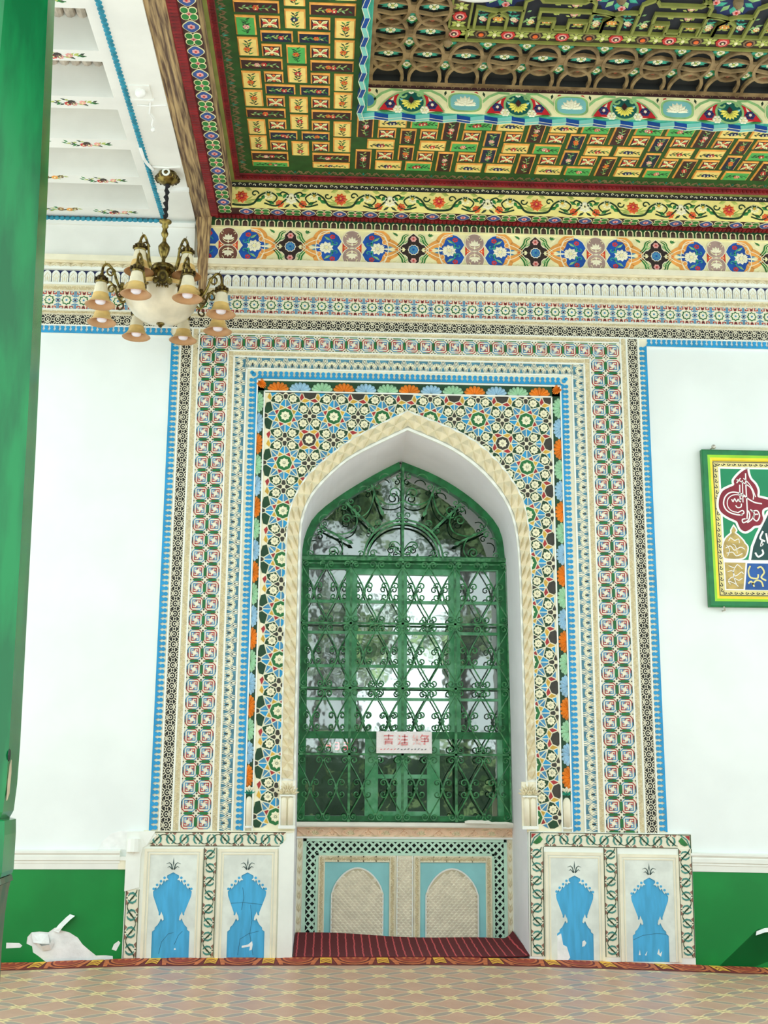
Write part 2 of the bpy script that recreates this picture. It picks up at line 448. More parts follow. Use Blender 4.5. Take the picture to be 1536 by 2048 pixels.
def node(g, cx, cy, r):
    for k in range(4):
        g.poly([(cx+r*math.cos(k*pi/2)+r*.45*math.cos(q*pi/2), cy+r*math.sin(k*pi/2)+r*.45*math.sin(q*pi/2)) for q in range(4)], 0, .003, DKTILE)
def tile_meander2(L=.134, W=.252):                   # two frets side by side; u along the band
    g = G(); g.poly([(-L/2, -W/2), (L/2, -W/2), (L/2, W/2), (-L/2, W/2)], -.004, 0, CREAM)
    for s in (-1, 1):
        fret_unit(g, 0, s*W/4, .126, RED, TBLUE)
        bar(g, -L/2, s*W/4, .082, .024, False)
    bar(g, 0, 0, .084, .024, True); node(g, -L/2, 0, .019)
    for s in (-1, 1): bar(g, 0, s*W/2, .06, .012, True, DGREEN); g.disc(-L/2, s*(W/2-.006), .006, 0, .003, DKTILE, 4)
    return g.data('meander_tile')
def tile_meander1(L=.130, W=.15):
    g = G(); g.poly([(-L/2, -W/2), (L/2, -W/2), (L/2, W/2), (-L/2, W/2)], -.004, 0, CREAM)
    fret_unit(g, 0, 0, .126, RED, TBLUE)
    bar(g, -L/2, 0, .08, .022, False)
    for s in (-1, 1):
        bar(g, 0, s*W*.46, .075, .013, True); node(g, -L/2, s*W*.42, .014)
    return g.data('meander_tile')
def tile_filigree(L=.172, H=.095):
    g = G(); g.poly([(-L/2, -H/2), (L/2, -H/2), (L/2, H/2), (-L/2, H/2)], -.004, 0, BLACK)
    z = .005; q = .0052
    for c in (-L/4, L/4):
        s = 1 if c < 0 else -1
        g.stroke(arc(c, 0, .012, 0, 2*pi, 8)[:-1], q, 0, z, CREAM, True)
        g.stroke(arc(c, 0, .030, 0, 2*pi, 12)[:-1], q*.9, 0, z, CREAM, True)
        for k in range(4):
            a = k*pi/2+pi/4
            g.stroke([(c+.030*math.cos(a), .030*math.sin(a)), (c+.058*math.cos(a), .044*math.sin(a)*1.5)], q*1.1, 0, z, CREAM)
        g.stroke(arc(c, s*H*.62, .040, 0, -pi*s, 8), q, 0, z, CREAM)
        g.stroke(arc(c, s*H*.62, .026, 0, -pi*s, 6), q*.9, 0, z, CREAM)
        g.stroke(arc(c-.0, -s*H*.5, .016, 0, pi*s, 6), q, 0, z, CREAM)
    for e in (-L/2, 0, L/2):
        g.stroke(arc(e, 0, .013, pi/2 if e == L/2 else -pi/2, 1.5*pi if e == L/2 else pi/2, 5) if e else arc(0, 0, .013, 0, 2*pi, 8), q, 0, z, CREAM)
    for s in (-1, 1): g.stroke([(-L/2, s*H*.49), (L/2, s*H*.49)], .004, 0, z*.8, CREAM)
    return g.data('fretwork_tile')
def tile_wave(L=.117, W=.102):                        # palmettes between wavy ribbons
    g = G(); g.poly([(-L/2, -W/2), (L/2, -W/2), (L/2, W/2), (-L/2, W/2)], -.004, 0, BLGREY)
    z = .006
    for s in (-1, 1):
        for o in (-.017, 0, .017):
            P = [(s*(.042+o*.75-.016*math.cos(pi*t)), -W/2+W*t) for t in [i/8 for i in range(9)]]
            P = [(max(-L/2, min(L/2, x)), y) for x, y in P]
            g.stroke(P, .0058, 0, z, CREAM)
    g.fan(0, -.034, .060, 5, .14*pi, .86*pi, 0, z+.003, FWHITE, .8, .25)
    g.leaf((0, -.040), (0, .014), .011, .002, z+.005, DKTILE)
    g.stroke(arc(0, -.006, .030, -.35*pi, 1.35*pi, 10), .004, 0, z, CREAM)
    g.leaf((0, -W/2), (0, -.03), .012, 0, z, CREAM)
    g.stroke([(-L/2, W*.48), (L/2, W*.48)], .005, 0, z, CREAM); g.stroke([(-L/2, -W*.48), (L/2, -W*.48)], .005, 0, z, CREAM)
    return g.data('palmette_tile')
def tile_dado(L=.235, W=.112):                        # two ogee lobes on cream with dark green waves
    g = G(); g.poly([(-L/2, -W/2), (L/2, -W/2), (L/2, W/2), (-L/2, W/2)], -.004, 0, CREAM)
    for k, c in enumerate((-L/4, L/4)):
        s = 1 if k == 0 else -1
        for sd in (-1, 1):
            g.stroke([(c+sd*x, s*y) for x, y in [(.012, -.034), (.030, -.020), (.034, .004), (.024, .026), (.008, .036)]], .011, 0, .004, TEAL, taper=lambda t: .5+.9*math.sin(pi*t))
            g.poly([(c+sd*.012, -s*.050), (c+sd*.052, -s*.050), (c+sd*.034, -s*.030)], 0, .003, BROWNT)
        g.flower(c, s*.002, .010, 5, 0, .004, BROWNT)
        g.leaf((c, -s*.052), (c, -s*.034), .012, 0, .004, DKTILE)
    P = [(-L/2+L*t, -.037*math.cos(2*pi*t)) for t in [i/20 for i in range(21)]]
    g.stroke([(x, y) for x, y in P if abs(x) > -1], .009, 0, .004, DGREEN, taper=lambda t: .35+.85*abs(math.sin(2*pi*t)))
    for s in (-1, 1): g.stroke([(-L/2, s*W*.475), (L/2, s*W*.475)], .005, 0, .003, DGREEN)
    return g.data('ogee_tile')
def tile_star(L=.15, H=.17):
    g = G(); g.poly([(-L/2, -H/2), (L/2, -H/2), (L/2, H/2), (-L/2, H/2)], -.004, 0, CREAM)
    for r1, r2, m_, z in ((.046, .036, GREEN, .003), (.034, .027, CREAM, .005), (.010, .008, TBLUE, .007)):
        g.poly(star(0, 0, r1, r2, 8, 0), 0, z, m_)
    for s in (-1, 1):
        g.poly([(-.016, s*.083), (0, s*.072), (.016, s*.083), (.012, s*.056), (0, s*.050), (-.012, s*.056)], 0, .003, RED)
        g.poly([(x*.009, s*.064+y*.009) for x, y in ((0, 1), (1, 0), (0, -1), (-1, 0))], 0, .005, DKTILE)
        for q in (-1, 1):
            g.stroke([(q*.030, s*.082), (q*.030, s*.058), (q*.056, s*.058), (q*.056, s*.074)], .007, 0, .003, RED)
            g.stroke([(q*.042, s*.082), (q*.042, s*.070)], .006, 0, .003, TBLUE)
            g.stroke([(q*.069, s*.083), (q*.069, s*.034), (q*.045, s*.046)], .008, 0, .003, TBLUE)
            g.stroke([(q*.072, s*.020), (q*.054, s*.006)], .008, 0, .003, TBLUE)
    for q in (-1, 1): g.poly([(q*L/2, .012), (q*(L/2-.012), 0), (q*L/2, -.012)], 0, .004, NAVY)
    return g.data('star_tile')
def tile_merlon(L=.075, H=.116):
    g = G(); w_ = .033
    p = [(-w_, -H/2), (w_, -H/2), (w_, .028), (w_*.8, .042), (w_*.4, .053), (0, .058), (-w_*.4, .053), (-w_*.8, .042), (-w_, .028)]
    g.poly(p, 0, .016, WHITE)
    g.stroke([(-.017, -H/2), (-.017, -.010), (-.026, -.006), (-.017, .010), (0, .034), (.017, .010), (.026, -.006), (.017, -.010), (.017, -H/2)], .004, .016, .020, CREAMD)
    g.leaf((0, -.05), (0, .012), .014, .016, .022, CREAMD)
    return g.data('merlon')
def tile_bead(L=.046, H=.068):
    g = G()
    p = [(-L/2, 0), (L/2, 0), (L/2, .013), (.019, .014), (.0165, .024), (.010, .031), (.0095, .036)]
    c = arc(0, .050, .0165, -.30*pi, 1.30*pi, 10)
    p = p+c+[(-.0095, .036), (-.010, .031), (-.0165, .024), (-.019, .014), (-L/2, .013)]
    g.poly(p, 0, .008, BLUE)
    return g.data('blue_bead')
def tile_shell(mm, W=.185, H=.075, half=0):
    g = G(); n = 7
    for i in range(n):
        a = pi*(i+.5)/n
        if half and a > pi/2+.01: continue
        b = (W*.5*math.cos(a), H*(.98)*math.sin(a)**.8)
        g.leaf((W*.05*math.cos(a), 0), b, W*.20, .001, .020, mm, .72)
        g.disc(b[0]*.86, b[1]*.86, W*.085, .001, .012, mm, 7, True)
    return g.data('scallop_shell')
T_LEAF = tile_leaves(); T_LEAFV = tile_leaves(.12, .058); T_ZIG = tile_zigzag(); T_MEA2 = tile_meander2(); T_MEA1 = tile_meander1()
T_FIL = tile_filigree(); T_WAVE = tile_wave(); T_DADO = tile_dado(); T_STAR = tile_star(); T_MER = tile_merlon(); T_BEAD = tile_bead()
SHELLS = [tile_shell(x) for x in (ORANGE, SHGREEN, SHBLUE)]
SH_I4 = I4
def row(me, a, b, fix, pitch, parent, y, vert=0, name=None, pre=None, sv=1.):   # a row of tiles along X (vert=0) or Z (vert=+1/-1)
    n = max(1, round(abs(b-a)/pitch)); st = (b-a)/n
    for i in range(n):
        c = a+st*(i+.5)
        if vert == 0: M = WF(c, fix, y, 0, abs(st)/pitch, sv)
        else: M = WF(fix, c, y, vert*pi/2, abs(st)/pitch, sv)
        place(me, name or me.name.split('.')[0], parent, pre @ M if pre else M)

# ================================================================== trim_3: cornice along the top of the wall
g = G(); X0, X1 = -3.3, 5.65
def hb(z0, z1, y, m_, x0=X0, x1=X1): g.box(x0, x1, -y, 0, z0, z1, m_)
hb(5.815, 5.868, .085, CREAM); hb(5.800, 5.818, .065, CREAMD); hb(5.766, 5.802, .045, CREAM); hb(5.742, 5.770, .055, WHITE)
hb(5.618, 5.745, .018, NAVY); hb(5.600, 5.620, .05, WHITE); hb(5.544, 5.605, .028, CREAM); hb(5.374, 5.548, .020, CREAM)
hb(5.362, 5.380, .032, WHITE); hb(5.333, 5.366, .026, CREAM); hb(5.229, 5.336, .016, BLACK); hb(5.224, 5.236, .030, WHITE)
tr = struct(g.obj('trim_3'), 'carved plaster cornice with merlons, star frets and black fretwork')
row(T_ZIG, X0, X1, 5.783, .09, tr, -.046)
row(T_MER, X0, X1, 5.678, .075, tr, -.018)
row(T_LEAF, X0, X1, 5.574, .12, tr, -.029, name='carved_tile')
row(T_STAR, X0, X1, 5.461, .15, tr, -.024)
row(T_LEAF, X0, X1, 5.350, .12, tr, -.027, name='carved_tile', sv=.6)
row(T_FIL, X0, X1, 5.283, .172, tr, -.020)
g = G()
for xa, xb in ((X0, -1.235), ):
    g.box(xa, xb, -.03, 0, 5.868, 6.20, CWHITE); g.box(xa, xb, -.055, 0, 6.17, 6.21, CWHITE)
struct(g.obj('trim_4'), 'plain white fascia between cornice and plastered ceiling')

# ================================================================== trim_5: rectangular ornamented surround
g = G(); yb = .012
g.box(-1.405, -.575, -yb, 0, .955, 5.23, CREAM); g.box(1.940, 2.815, -yb, 0, .94, 5.23, CREAM)
g.box(-.575, 1.940, -yb, 0, 4.662, 5.23, CREAM)
# thin fillets that divide the bands
for x in (-1.320, -1.218, -1.160, -.904, -.850, -.738, -.641, -.577, 1.944, 2.026, 2.133, 2.243, 2.298, 2.574, 2.630, 2.736):
    tz = 5.229 if x < -1.15 or x > 2.56 else (5.035 if x < -.9 or x > 2.29 else (4.978 if x < -.8 or x > 2.2 else (4.872 if x < -.7 or x > 2.1 else (4.770 if x < -.6 or x > 2.0 else 4.668))))
    g.box(x-.006, x+.006, -.026, -yb, .955, tz, WHITE)
for z, xa, xb in ((5.184, -1.16, 2.574), (5.032, -.904, 2.298), (4.980, -.85, 2.243), (4.870, -.738, 2.133), (4.768, -.641, 2.026), (4.667, -.577, 1.944)):
    g.box(xa, xb, -.026, -yb, z-.006, z+.006, WHITE)
g.box(-.635, -.580, -.016, -yb, 1.0, 4.765, DGREEN); g.box(1.950, 2.022, -.016, -yb, 1.0, 4.765, DGREEN); g.box(-.635, 2.022, -.016, -yb, 4.674, 4.765, DGREEN)
g.box(-.575, .69, -.016, -yb, 4.655, 4.665, DGREEN)
sr = struct(g.obj('trim_5'), 'rectangular surround of coloured plaster bands around the arched niche')
zb = .965
row(T_FIL, zb, 5.225, -1.268, .172, sr, -.020, -1, sv=.92); row(T_FIL, zb-.02, 5.225, 2.683, .172, sr, -.020, 1, sv=.92)
row(T_LEAFV, zb, 5.225, -1.189, .12, sr, -.014, -1, 'carved_tile', sv=.9); row(T_LEAFV, zb, 5.225, 2.602, .12, sr, -.014, 1, 'carved_tile', sv=.85)
row(T_LEAF, -1.155, 2.57, 5.206, .12, sr, -.014, 0, 'carved_tile', sv=.72)
row(T_MEA2, zb, 5.035, -1.032, .134, sr, -.018, -1, sv=.98); row(T_MEA2, zb, 5.035, 2.436, .134, sr, -.018, 1, sv=1.05)
row(T_MEA1, -1.155, 2.57, 5.108, .130, sr, -.018)
row(T_LEAFV, zb, 5.03, -.877, .12, sr, -.014, -1, 'carved_tile', sv=.8); row(T_LEAFV, zb, 5.03, 2.271, .12, sr, -.014, 1, 'carved_tile', sv=.8)
row(T_LEAF, -.90, 2.294, 5.006, .12, sr, -.014, 0, 'carved_tile', sv=.8)
row(T_WAVE, zb, 4.975, -.794, .117, sr, -.018, -1); row(T_WAVE, zb, 4.975, 2.188, .117, sr, -.018, 1)
row(T_WAVE, -.745, 2.14, 4.925, .117, sr, -.018)
row(T_BEAD, zb, 5.16, -1.402, .046, sr, -.014, -1); row(T_BEAD, zb, 5.16, 2.813, .046, sr, -.014, 1)
row(T_BEAD, zb, 4.79, -.645, .046, sr, -.014, 1); row(T_BEAD, zb, 4.79, 2.030, .046, sr, -.014, -1)
row(T_BEAD, -.645, 2.030, 4.783, .046, sr, -.014)
g = G()
for (x, z) in ((-.690, 4.835), (2.076, 4.835)): g.disc(x, z, .017, 0, .008, BLUE, 10); g.disc(x+(.016 if x < 0 else -.016), z-.016, .02, 0, .008, BLUE, 10)
g.obj('blue_corner_bead', sr, WF(0, 0, -.014))
# top rows of beads over the plain wall, left and right of the surround
g = G(); g.box(X0, -1.405, -.012, 0, 5.158, 5.229, WHITE); g.box(2.815, X1, -.012, 0, 5.158, 5.229, WHITE)
bt = struct(g.obj('trim_6'), 'row of blue keyhole beads under the cornice over the plain wall')
row(T_BEAD, X0, -1.402, 5.162, .046, bt, -.014); row(T_BEAD, 2.813, X1, 5.162, .046, bt, -.014)
# scallop shells
k = 0
for i in range(13):
    place(SHELLS[(k+0) % 3], 'scallop_shell', sr, WF(-.55+.1915*(i+.0)+.09, 4.676, -.018)); k += 2
for side, x, ro in ((0, -.634, -pi/2), (1, 2.020, pi/2)):
    for i in range(18):
        z = 4.565-.1865*i
        if z < 1.34: break
        place(SHELLS[(i*1+1) % 3], 'scallop_shell', sr, WF(x, z, -.018, ro, 1, .72 if side == 0 else .9))
for x, ro in ((-.633, -.25*pi), (2.019, .25*pi)): pass
for x, z, ro in ((-.630, 4.760, -.25*pi-pi/2), (2.018, 4.760, .75*pi)): place(SHELLS[0], 'scallop_shell', sr, WF(x, z, -.018, ro, .42, 1.1))

# ================================================================== trim_7: star mosaic panel
g = G()
for half, xe, s in ((IN_L, -.575, 0), (IN_R, 1.942, 1)):
    p = [(half[-1][0], .96)]+list(half[::-1])+[(.671, 4.664), (xe, 4.664), (xe, .96)]
    vs = [(x, -.014, z) for x, z in p]; f = list(range(len(vs)))
    g.add(vs, [f if s else f[::-1]], FWHITE)
mo = struct(g.obj('trim_7'), 'star mosaic panel filling the spandrels and sides around the arch')
P_ = .4215; OX, OZ = -.392, 4.448
def okm(x, z, r=.02): return -.570+r < x < 1.940-r and .99+r < z < 4.662-r and not in_outer(x, z, -.03)
# seeds of one repeat: (x, z, reach, colour, kind), in repeats; cells are cut by a power diagram and inset for the joints
SEED = [(0, 0, .150, GREEN, 'r'), (.5, .5, .135, DKTILE, 'r')]
for k in range(8):
    a = pi/8+k*pi/4
    SEED.append((.40*math.cos(a), .40*math.sin(a), .128, DGREEN, 'r'))
    SEED.append((.222*math.cos(a), .222*math.sin(a), .028, RED if k % 2 else GOLD, 'c'))
    SEED.append((.5+.200*math.cos(a), .5+.200*math.sin(a), .026, GOLD if k % 2 else RED, 'c'))
for k in range(4):
    a = k*pi/2
    for s in (-1, 1):
        SEED.append((.290*math.cos(a)-s*.036*math.sin(a), .290*math.sin(a)+s*.036*math.cos(a), .088, BLUE if s > 0 else TBLUE, 'b'))
        SEED.append((.5+.275*math.cos(a)-s*.036*math.sin(a), .5+.275*math.sin(a)+s*.036*math.cos(a), .080, BLUE if s < 0 else TBLUE, 'b'))
    a += pi/4
    for s in (-1, 1): SEED.append((.300*math.cos(a)-s*.034*math.sin(a), .300*math.sin(a)+s*.034*math.cos(a), .074, TBLUE, 'c'))
for ox, oz in ((.5, 0), (0, .5)):
    SEED.append((ox, oz, .045, FWHITE, 'c'))
    for k in range(4): SEED.append((ox+.092*math.cos(k*pi/2), oz+.092*math.sin(k*pi/2), .078, DKTILE, 'c'))
SEED = [((x % 1), (z % 1), r, m_, k) for x, z, r, m_, k in SEED]
def cell(i):
    x, z, r, _, _ = SEED[i]
    poly = [(x-.2, z-.2), (x+.2, z-.2), (x+.2, z+.2), (x-.2, z+.2)]
    for j, (u, v, q, _, _) in enumerate(SEED):
        for du in (-1, 0, 1):
            for dv in (-1, 0, 1):
                if j == i and du == 0 and dv == 0: continue
                X, Z = u+du-x, v+dv-z; d2 = X*X+Z*Z
                if d2 > .36 or d2 < 1e-6: continue
                d = math.sqrt(d2); t = (d2+r*r-q*q)/(2*d)-.0115; nx, nz = X/d, Z/d
                out = []
                for a in range(len(poly)):
                    p_, n_ = poly[a], poly[(a+1) % len(poly)]
                    dp = (p_[0]-x)*nx+(p_[1]-z)*nz-t; dn = (n_[0]-x)*nx+(n_[1]-z)*nz-t
                    if dp <= 0: out.append(p_)
                    if (dp < 0 < dn) or (dn < 0 < dp):
                        f = dp/(dp-dn); out.append((p_[0]+(n_[0]-p_[0])*f, p_[1]+(n_[1]-p_[1])*f))
                poly = out
                if len(poly) < 3: return None
    return [((px-x)*P_, (pz-z)*P_) for px, pz in poly]
chips = G(); CELLS = []
for i, (x, z, r, m_, k) in enumerate(SEED):
    c = cell(i)
    if not c: CELLS.append(None); continue
    if k == 'r':
        g = G(); rad = min(math.hypot(*q) for q in c); R_ = r*P_
        g.poly(c, 0, .004, m_)
        g.flower(0, 0, R_*.70, 8, .004, .012, FWHITE, None, 0, .98); g.disc(0, 0, .006, .006, .014, CREAM, 6)
        me = g.data('star_rosette')
    elif k == 'b':
        g = G(); g.poly(c, 0, .004, m_); me = g.data('mosaic_tile')
    else: me = None
    CELLS.append((c, me))
for i in range(-2, 8):
    for j in range(-10, 3):
        for (x, z, r, m_, k), cc in zip(SEED, CELLS):
            if not cc: continue
            px, pz = OX+(i+x)*P_, OZ+(j+z)*P_
            if not okm(px, pz, .0): continue
            lim = [(min(1.938-px, max(-.569-px, u)), min(4.660-pz, max(.99-pz, v))) for u, v in cc[0]]
            cut = any(abs(a[0]-b[0])+abs(a[1]-b[1]) > 1e-6 for a, b in zip(lim, cc[0]))
            if cut and k != 'r': chips.poly([(px+u, pz+v) for u, v in lim], 0, .004, m_)
            elif cut:
                if okm(px, pz, .03): place(cc[1], 'star_rosette', mo, WF(px, pz, -.014))
                else: chips.poly([(px+u, pz+v) for u, v in lim], 0, .004, m_)
            elif cc[1]: place(cc[1], cc[1].name.split('.')[0], mo, WF(px, pz, -.014))
            else: chips.poly([(px+u, pz+v) for u, v in cc[0]], 0, .004, m_)
stuff(chips.obj('mosaic_chip', mo, WF(0, 0, -.014)))

# ================================================================== trim_8: carved archivolt
g = G()
for fr, ou, s in ((IN_L, OUT_L, 0), (IN_R, OUT_R, 1)):
    a = resample(fr, 44); b = resample(ou, 44); n = len(a)
    mid = [(p[0]*.86+q[0]*.14, p[1]*.86+q[1]*.14) for p, q in zip(a, b)]
    mi2 = [(p[0]*.10+q[0]*.90, p[1]*.10+q[1]*.90) for p, q in zip(a, b)]
    st = [(a, -.012), (a, -.040), (mid, -.040), (mid, -.030), (mi2, -.030), (mi2, -.042), (b, -.042), (b, -.010)]
    vs = [(x, y, z) for c, y in st for x, z in c]
    fs = [[j*n+i, j*n+i+1, (j+1)*n+i+1, (j+1)*n+i] for j in range(len(st)-1) for i in range(n-1)]
    fs = fs if s else [f[::-1] for f in fs]
    g.add(vs, fs, WHITE)
av = struct(g.obj('trim_8'), 'cream archivolt of carved folded facets around the niche')
for fr, ou, s in ((IN_L, OUT_L, 0), (IN_R, OUT_R, 1)):
    N = 31; a = resample(fr, 2*N); b = resample(ou, 2*N)
    for i in range(N):
        if a[2*i+2][1] < 1.30: break
        g = G(); vs = []
        for r_, t in enumerate((.16, .53, .90)):
            for c in range(3):
                A, B = a[2*i+c], b[2*i+c]
                hgt = .050 if (r_ == 1) == (c == 1) else .0
                if r_ == 1 and c != 1: hgt = .004
                if r_ != 1 and c == 1: hgt = .004
                if r_ != 1 and c != 1: hgt = .044
                vs.append((A[0]*(1-t)+B[0]*t, -.030-hgt, A[1]*(1-t)+B[1]*t))
        fs = []
        for q in (0, 1, 3, 4):
            A, B, C_, D_ = q, q+1, q+4, q+3; mid = 4
            tri = [[A, B, C_], [A, C_, D_]] if q in (1, 3) else [[A, B, D_], [B, C_, D_]]
            fs += tri
        g.add(vs, fs if s else [f[::-1] for f in fs], CREAMD if True else CREAM)
        g.obj('carved_facet', av)
# colonettes at the foot of the archivolt and of the shell strips
def colonette(cx, r, z0, z1, y, cap=.09, mm=CREAM):
    g = G()
    g.lathe([(0, z0), (r, z0), (r, z1-r*1.2), (r*.8, z1-r*.5), (r*.4, z1-.002), (0, z1)], mm, 12, (cx, y, 0), pi, 2*pi)
    return g
for x0, x1 in ((-.355, -.243), (1.622, 1.730)):
    g = G(); g.box(x0-.01, x1+.01, -.035, -.012, 1.0, 1.36, CREAM)
    g.box(x0-.012, x1+.012, -.062, -.012, .985, 1.01, WHITE)
    base = g.obj('colonette_base', av)
    for q in (.27, .75):
        colonette(x0+(x1-x0)*q, .024, 1.01, 1.235, -.036).obj('colonette', av, None, True)
    g = G(); g.box(x0-.004, x1+.004, -.055, -.02, 1.24, 1.25, WHITE)
    g.fan((x0+x1)/2, 1.25, .10, 9, 0.05, pi-.05, .0, .02, CREAMD); g.fan((x0+x1)/2-.03, 1.25, .05, 5, 0.05, pi-.05, .01, .03, CREAMD); g.fan((x0+x1)/2+.03, 1.25, .05, 5, 0.05, pi-.05, .01, .03, CREAMD)
    me = g.data('capital'); 
    g2 = G(); g2.fan(0, 0, .10, 9, 0.05, pi-.05, .0, .02, CREAMD); g2.fan(-.03, 0, .055, 5, .05, pi-.05, .01, .03, CREAMD); g2.fan(.03, 0, .055, 5, .05, pi-.05, .01, .03, CREAMD)
    g2.poly([(-.06, -.012), (.06, -.012), (.06, 0), (-.06, 0)], 0, .03, WHITE)
    g2.obj('capital', av, WF((x0+x1)/2, 1.25, -.036))
for xc, r in ((-.608, .024), (1.986, .032)):
    g = colonette(xc, r, 1.0, 1.235, -.016, mm=CREAM); g.box(xc-r*1.15, xc+r*1.15, -.045, -.012, .985, 1.003, WHITE)
    g.obj('colonette', sr, None, True)
    g2 = G(); g2.fan(0, 0, .055, 5, .1*pi, .9*pi, 0, .018, LEAFT); g2.fan(0, .02, .06, 3, .2*pi, .8*pi, .01, .025, CREAM); g2.obj('capital', sr, WF(xc, 1.245, -.018))
# ================================================================== trim_9: painted frieze above the cornice
FX0, FX1 = -1.12, 5.65
g = G()
g.box(FX0, FX1, -.05, 0, 5.840, 6.262, FCREAM); g.box(FX0, FX1, -.065, 0, 5.836, 5.850, CREAMD); g.box(FX0, FX1, -.062, 0, 6.182, 6.192, FCREAM)
g.box(FX0, FX1, -.056, -.05, 6.190, 6.262, CGREEN); g.box(FX0, FX1, -.075, 0, 6.250, 6.266, DGREEN)
fz_ = struct(g.obj('trim_9'), 'painted wooden frieze of blue, brown and orange cartouches with a row of small arches')
def scroll(cx, cy, r, a0, turns, s=1, n=14, r1=.15):
    return [(cx+r*(1-(1-r1)*t)*math.cos(a0+s*2*pi*turns*t), cy+r*(1-(1-r1)*t)*math.sin(a0+s*2*pi*turns*t)) for t in [i/n for i in range(n+1)]]
def cart_brown(mm):
    g = G(); z = .003
    for s in (-1, 1):
        g.poly(arc(0, s*.082, .088, 0, 2*pi, 24)[:-1], 0, z, mm); g.stroke(arc(0, s*.082, .086, 0, 2*pi, 24)[:-1], .006, z, z+.002, FWHITE, True)
        for i, a in enumerate((.5, .32, .68, .14, .86)):
            an = s*pi*a
            g.leaf((0, s*.05), (.058*math.cos(an), s*.05+.062*math.sin(an)), .026, z, z+.004, FWHITE, .6)
        g.leaf((0, s*.05), (0, s*.016), .022, z, z+.004, FWHITE)
        for q in (-1, 1):
            g.stroke(scroll(q*.052, s*.125, .020, -s*pi/2, .8, q), .005, z, z+.002, FCREAM)
            g.stroke([(q*.01, s*.03), (q*.035, s*.04), (q*.05, s*.06)], .005, z, z+.002, FCREAM)
    for q in (-1, 1):
        g.poly([(q*.03, 0), (q*.085, .045), (q*.085, -.045)], 0, z, FRED)
        g.flower(q*.062, 0, .022, 5, z, z+.003, FORD, FWHITE)
    return g.data('painted_medallion')
def cart_shield():
    g = G(); z = .0025
    p = [(-.095, .06), (-.070, .115), (-.030, .150), (.010, .160), (.045, .135), (.085, .115), (.105, .07), (.118, .0)]
    p = p+[(x, -y) for x, y in p[::-1][1:]]
    p = p+[(-.075, -.02), (-.062, 0), (-.075, .02)]
    g.poly(p, 0, z, FBLUE); g.stroke(p, .007, z, z+.002, FWHITE, True)
    g.flower(.030, 0, .060, 9, z, z+.005, FWHITE, FCREAM, 0, .9)
    g.fan(.045, 0, .048, 5, -.45*pi, .45*pi, z+.001, z+.007, FWHITE, .8)
    for s in (-1, 1):
        g.flower(-.018, s*.105, .024, 5, z, z+.004, FRED)
        g.stroke(scroll(-.045, s*.045, .026, s*.2*pi, .9, -s), .007, z, z+.002, LEAFT)
        g.stroke([(-.01, s*.02), (-.02, s*.05), (.0, s*.085), (.03, s*.095)], .012, z, z+.002, LEAFT, taper=lambda t: 1.2-t)
        g.leaf((.0, s*.07), (.05, s*.11), .022, z, z+.003, LEAFL)
    return g.data('painted_shield')
def cart_orange():
    g = G(); z = .003
    for s in (-1, 1):
        P = catmull([(-.14, s*.155), (-.085, s*.150), (-.05, s*.115), (-.035, s*.075), (-.005, s*.060), (.03, s*.040), (.075, s*.004)], 4)
        g.stroke(P, .056, 0, z, FORA, taper=lambda t: .35+.9*math.sin(pi*(t*.8+.1)))
        g.stroke(P, .006, z, z+.002, FWHITE)
        g.stroke(scroll(-.052, s*.058, .024, .5*pi, .85, s), .013, z, z+.003, FORA)
        g.stroke(scroll(-.052, s*.058, .030, .5*pi, .85, s), .004, z, z+.004, FWHITE)
        g.leaf((-.055, s*.012), (.03, s*.028), .018, 0, z+.003, TBLUE); g.leaf((.05, s*.10), (.0, s*.155), .03, 0, z+.003, FCREAM)
    g.leaf((-.09, 0), (.02, 0), .03, 0, z+.004, FWHITE); g.leaf((.02, 0), (.07, 0), .02, 0, z+.004, FORD)
    return g.data('painted_scrollwork')
def cart_black():
    g = G(); z = .003
    p = []
    for k in range(4):
        a = k*pi/2; tip = .160 if k % 2 else .135
        T = lambda x, y: (x*math.cos(a)-y*math.sin(a), x*math.sin(a)+y*math.cos(a))
        p += [T(.075, -.055), T(tip*.72, -.050), T(tip, 0), T(tip*.72, .050), T(.075, .055)]
    g.poly(p, 0, z, mat('frieze_black', (44, 30, 26), .55, .2)); g.stroke(p, .006, z, z+.002, FWHITE, True)
    for r, mm, zz in ((.052, FWHITE, .001), (.044, FBLUE, .003), (.018, TBLUE, .005)): g.poly(star(0, 0, r, r*.88, 10), 0, z+zz, mm)
    g.flower(0, 0, .040, 8, z+.003, z+.006, TBLUE, FBLUE)
    for s in (-1, 1):
        g.flower(0, s*.105, .030, 6, z, z+.004, FPINK, FRED)
        for q in (-.022, .022): g.leaf((s*.075, 0), (s*.105, q), .02, z, z+.004, FCREAM)
        g.leaf((s*.065, 0), (s*.125, 0), .016, z, z+.004, FCREAM)
        for q in (-1, 1):
            P = [(q*.045, s*.148), (q*.085, s*.125), (q*.095, s*.085), (q*.12, s*.05), (q*.155, s*.02)]
            g.stroke(catmull(P, 3), .028, 0, z, LEAFG, taper=lambda t: .5+.7*math.sin(pi*t)); g.stroke(catmull(P, 3), .005, z, z+.003, FCREAM)
            g.stroke(scroll(q*.075, s*.088, .022, 0, .9, q), .010, z, z+.003, LEAFL)
            for d in (-.3, .2, .7): g.leaf((q*.14, s*.13), (q*.14+.05*math.cos(d+pi/2-q*.8), s*(.13+.035*math.sin(d+.8))), .024, 0, z+.003, LEAFG)
    return g.data('painted_quatrefoil')
CB1, CB2, CS, CO, CK = cart_brown(FBROWN), cart_brown(FTAUPE), cart_shield(), cart_orange(), cart_black()
U = 1.104
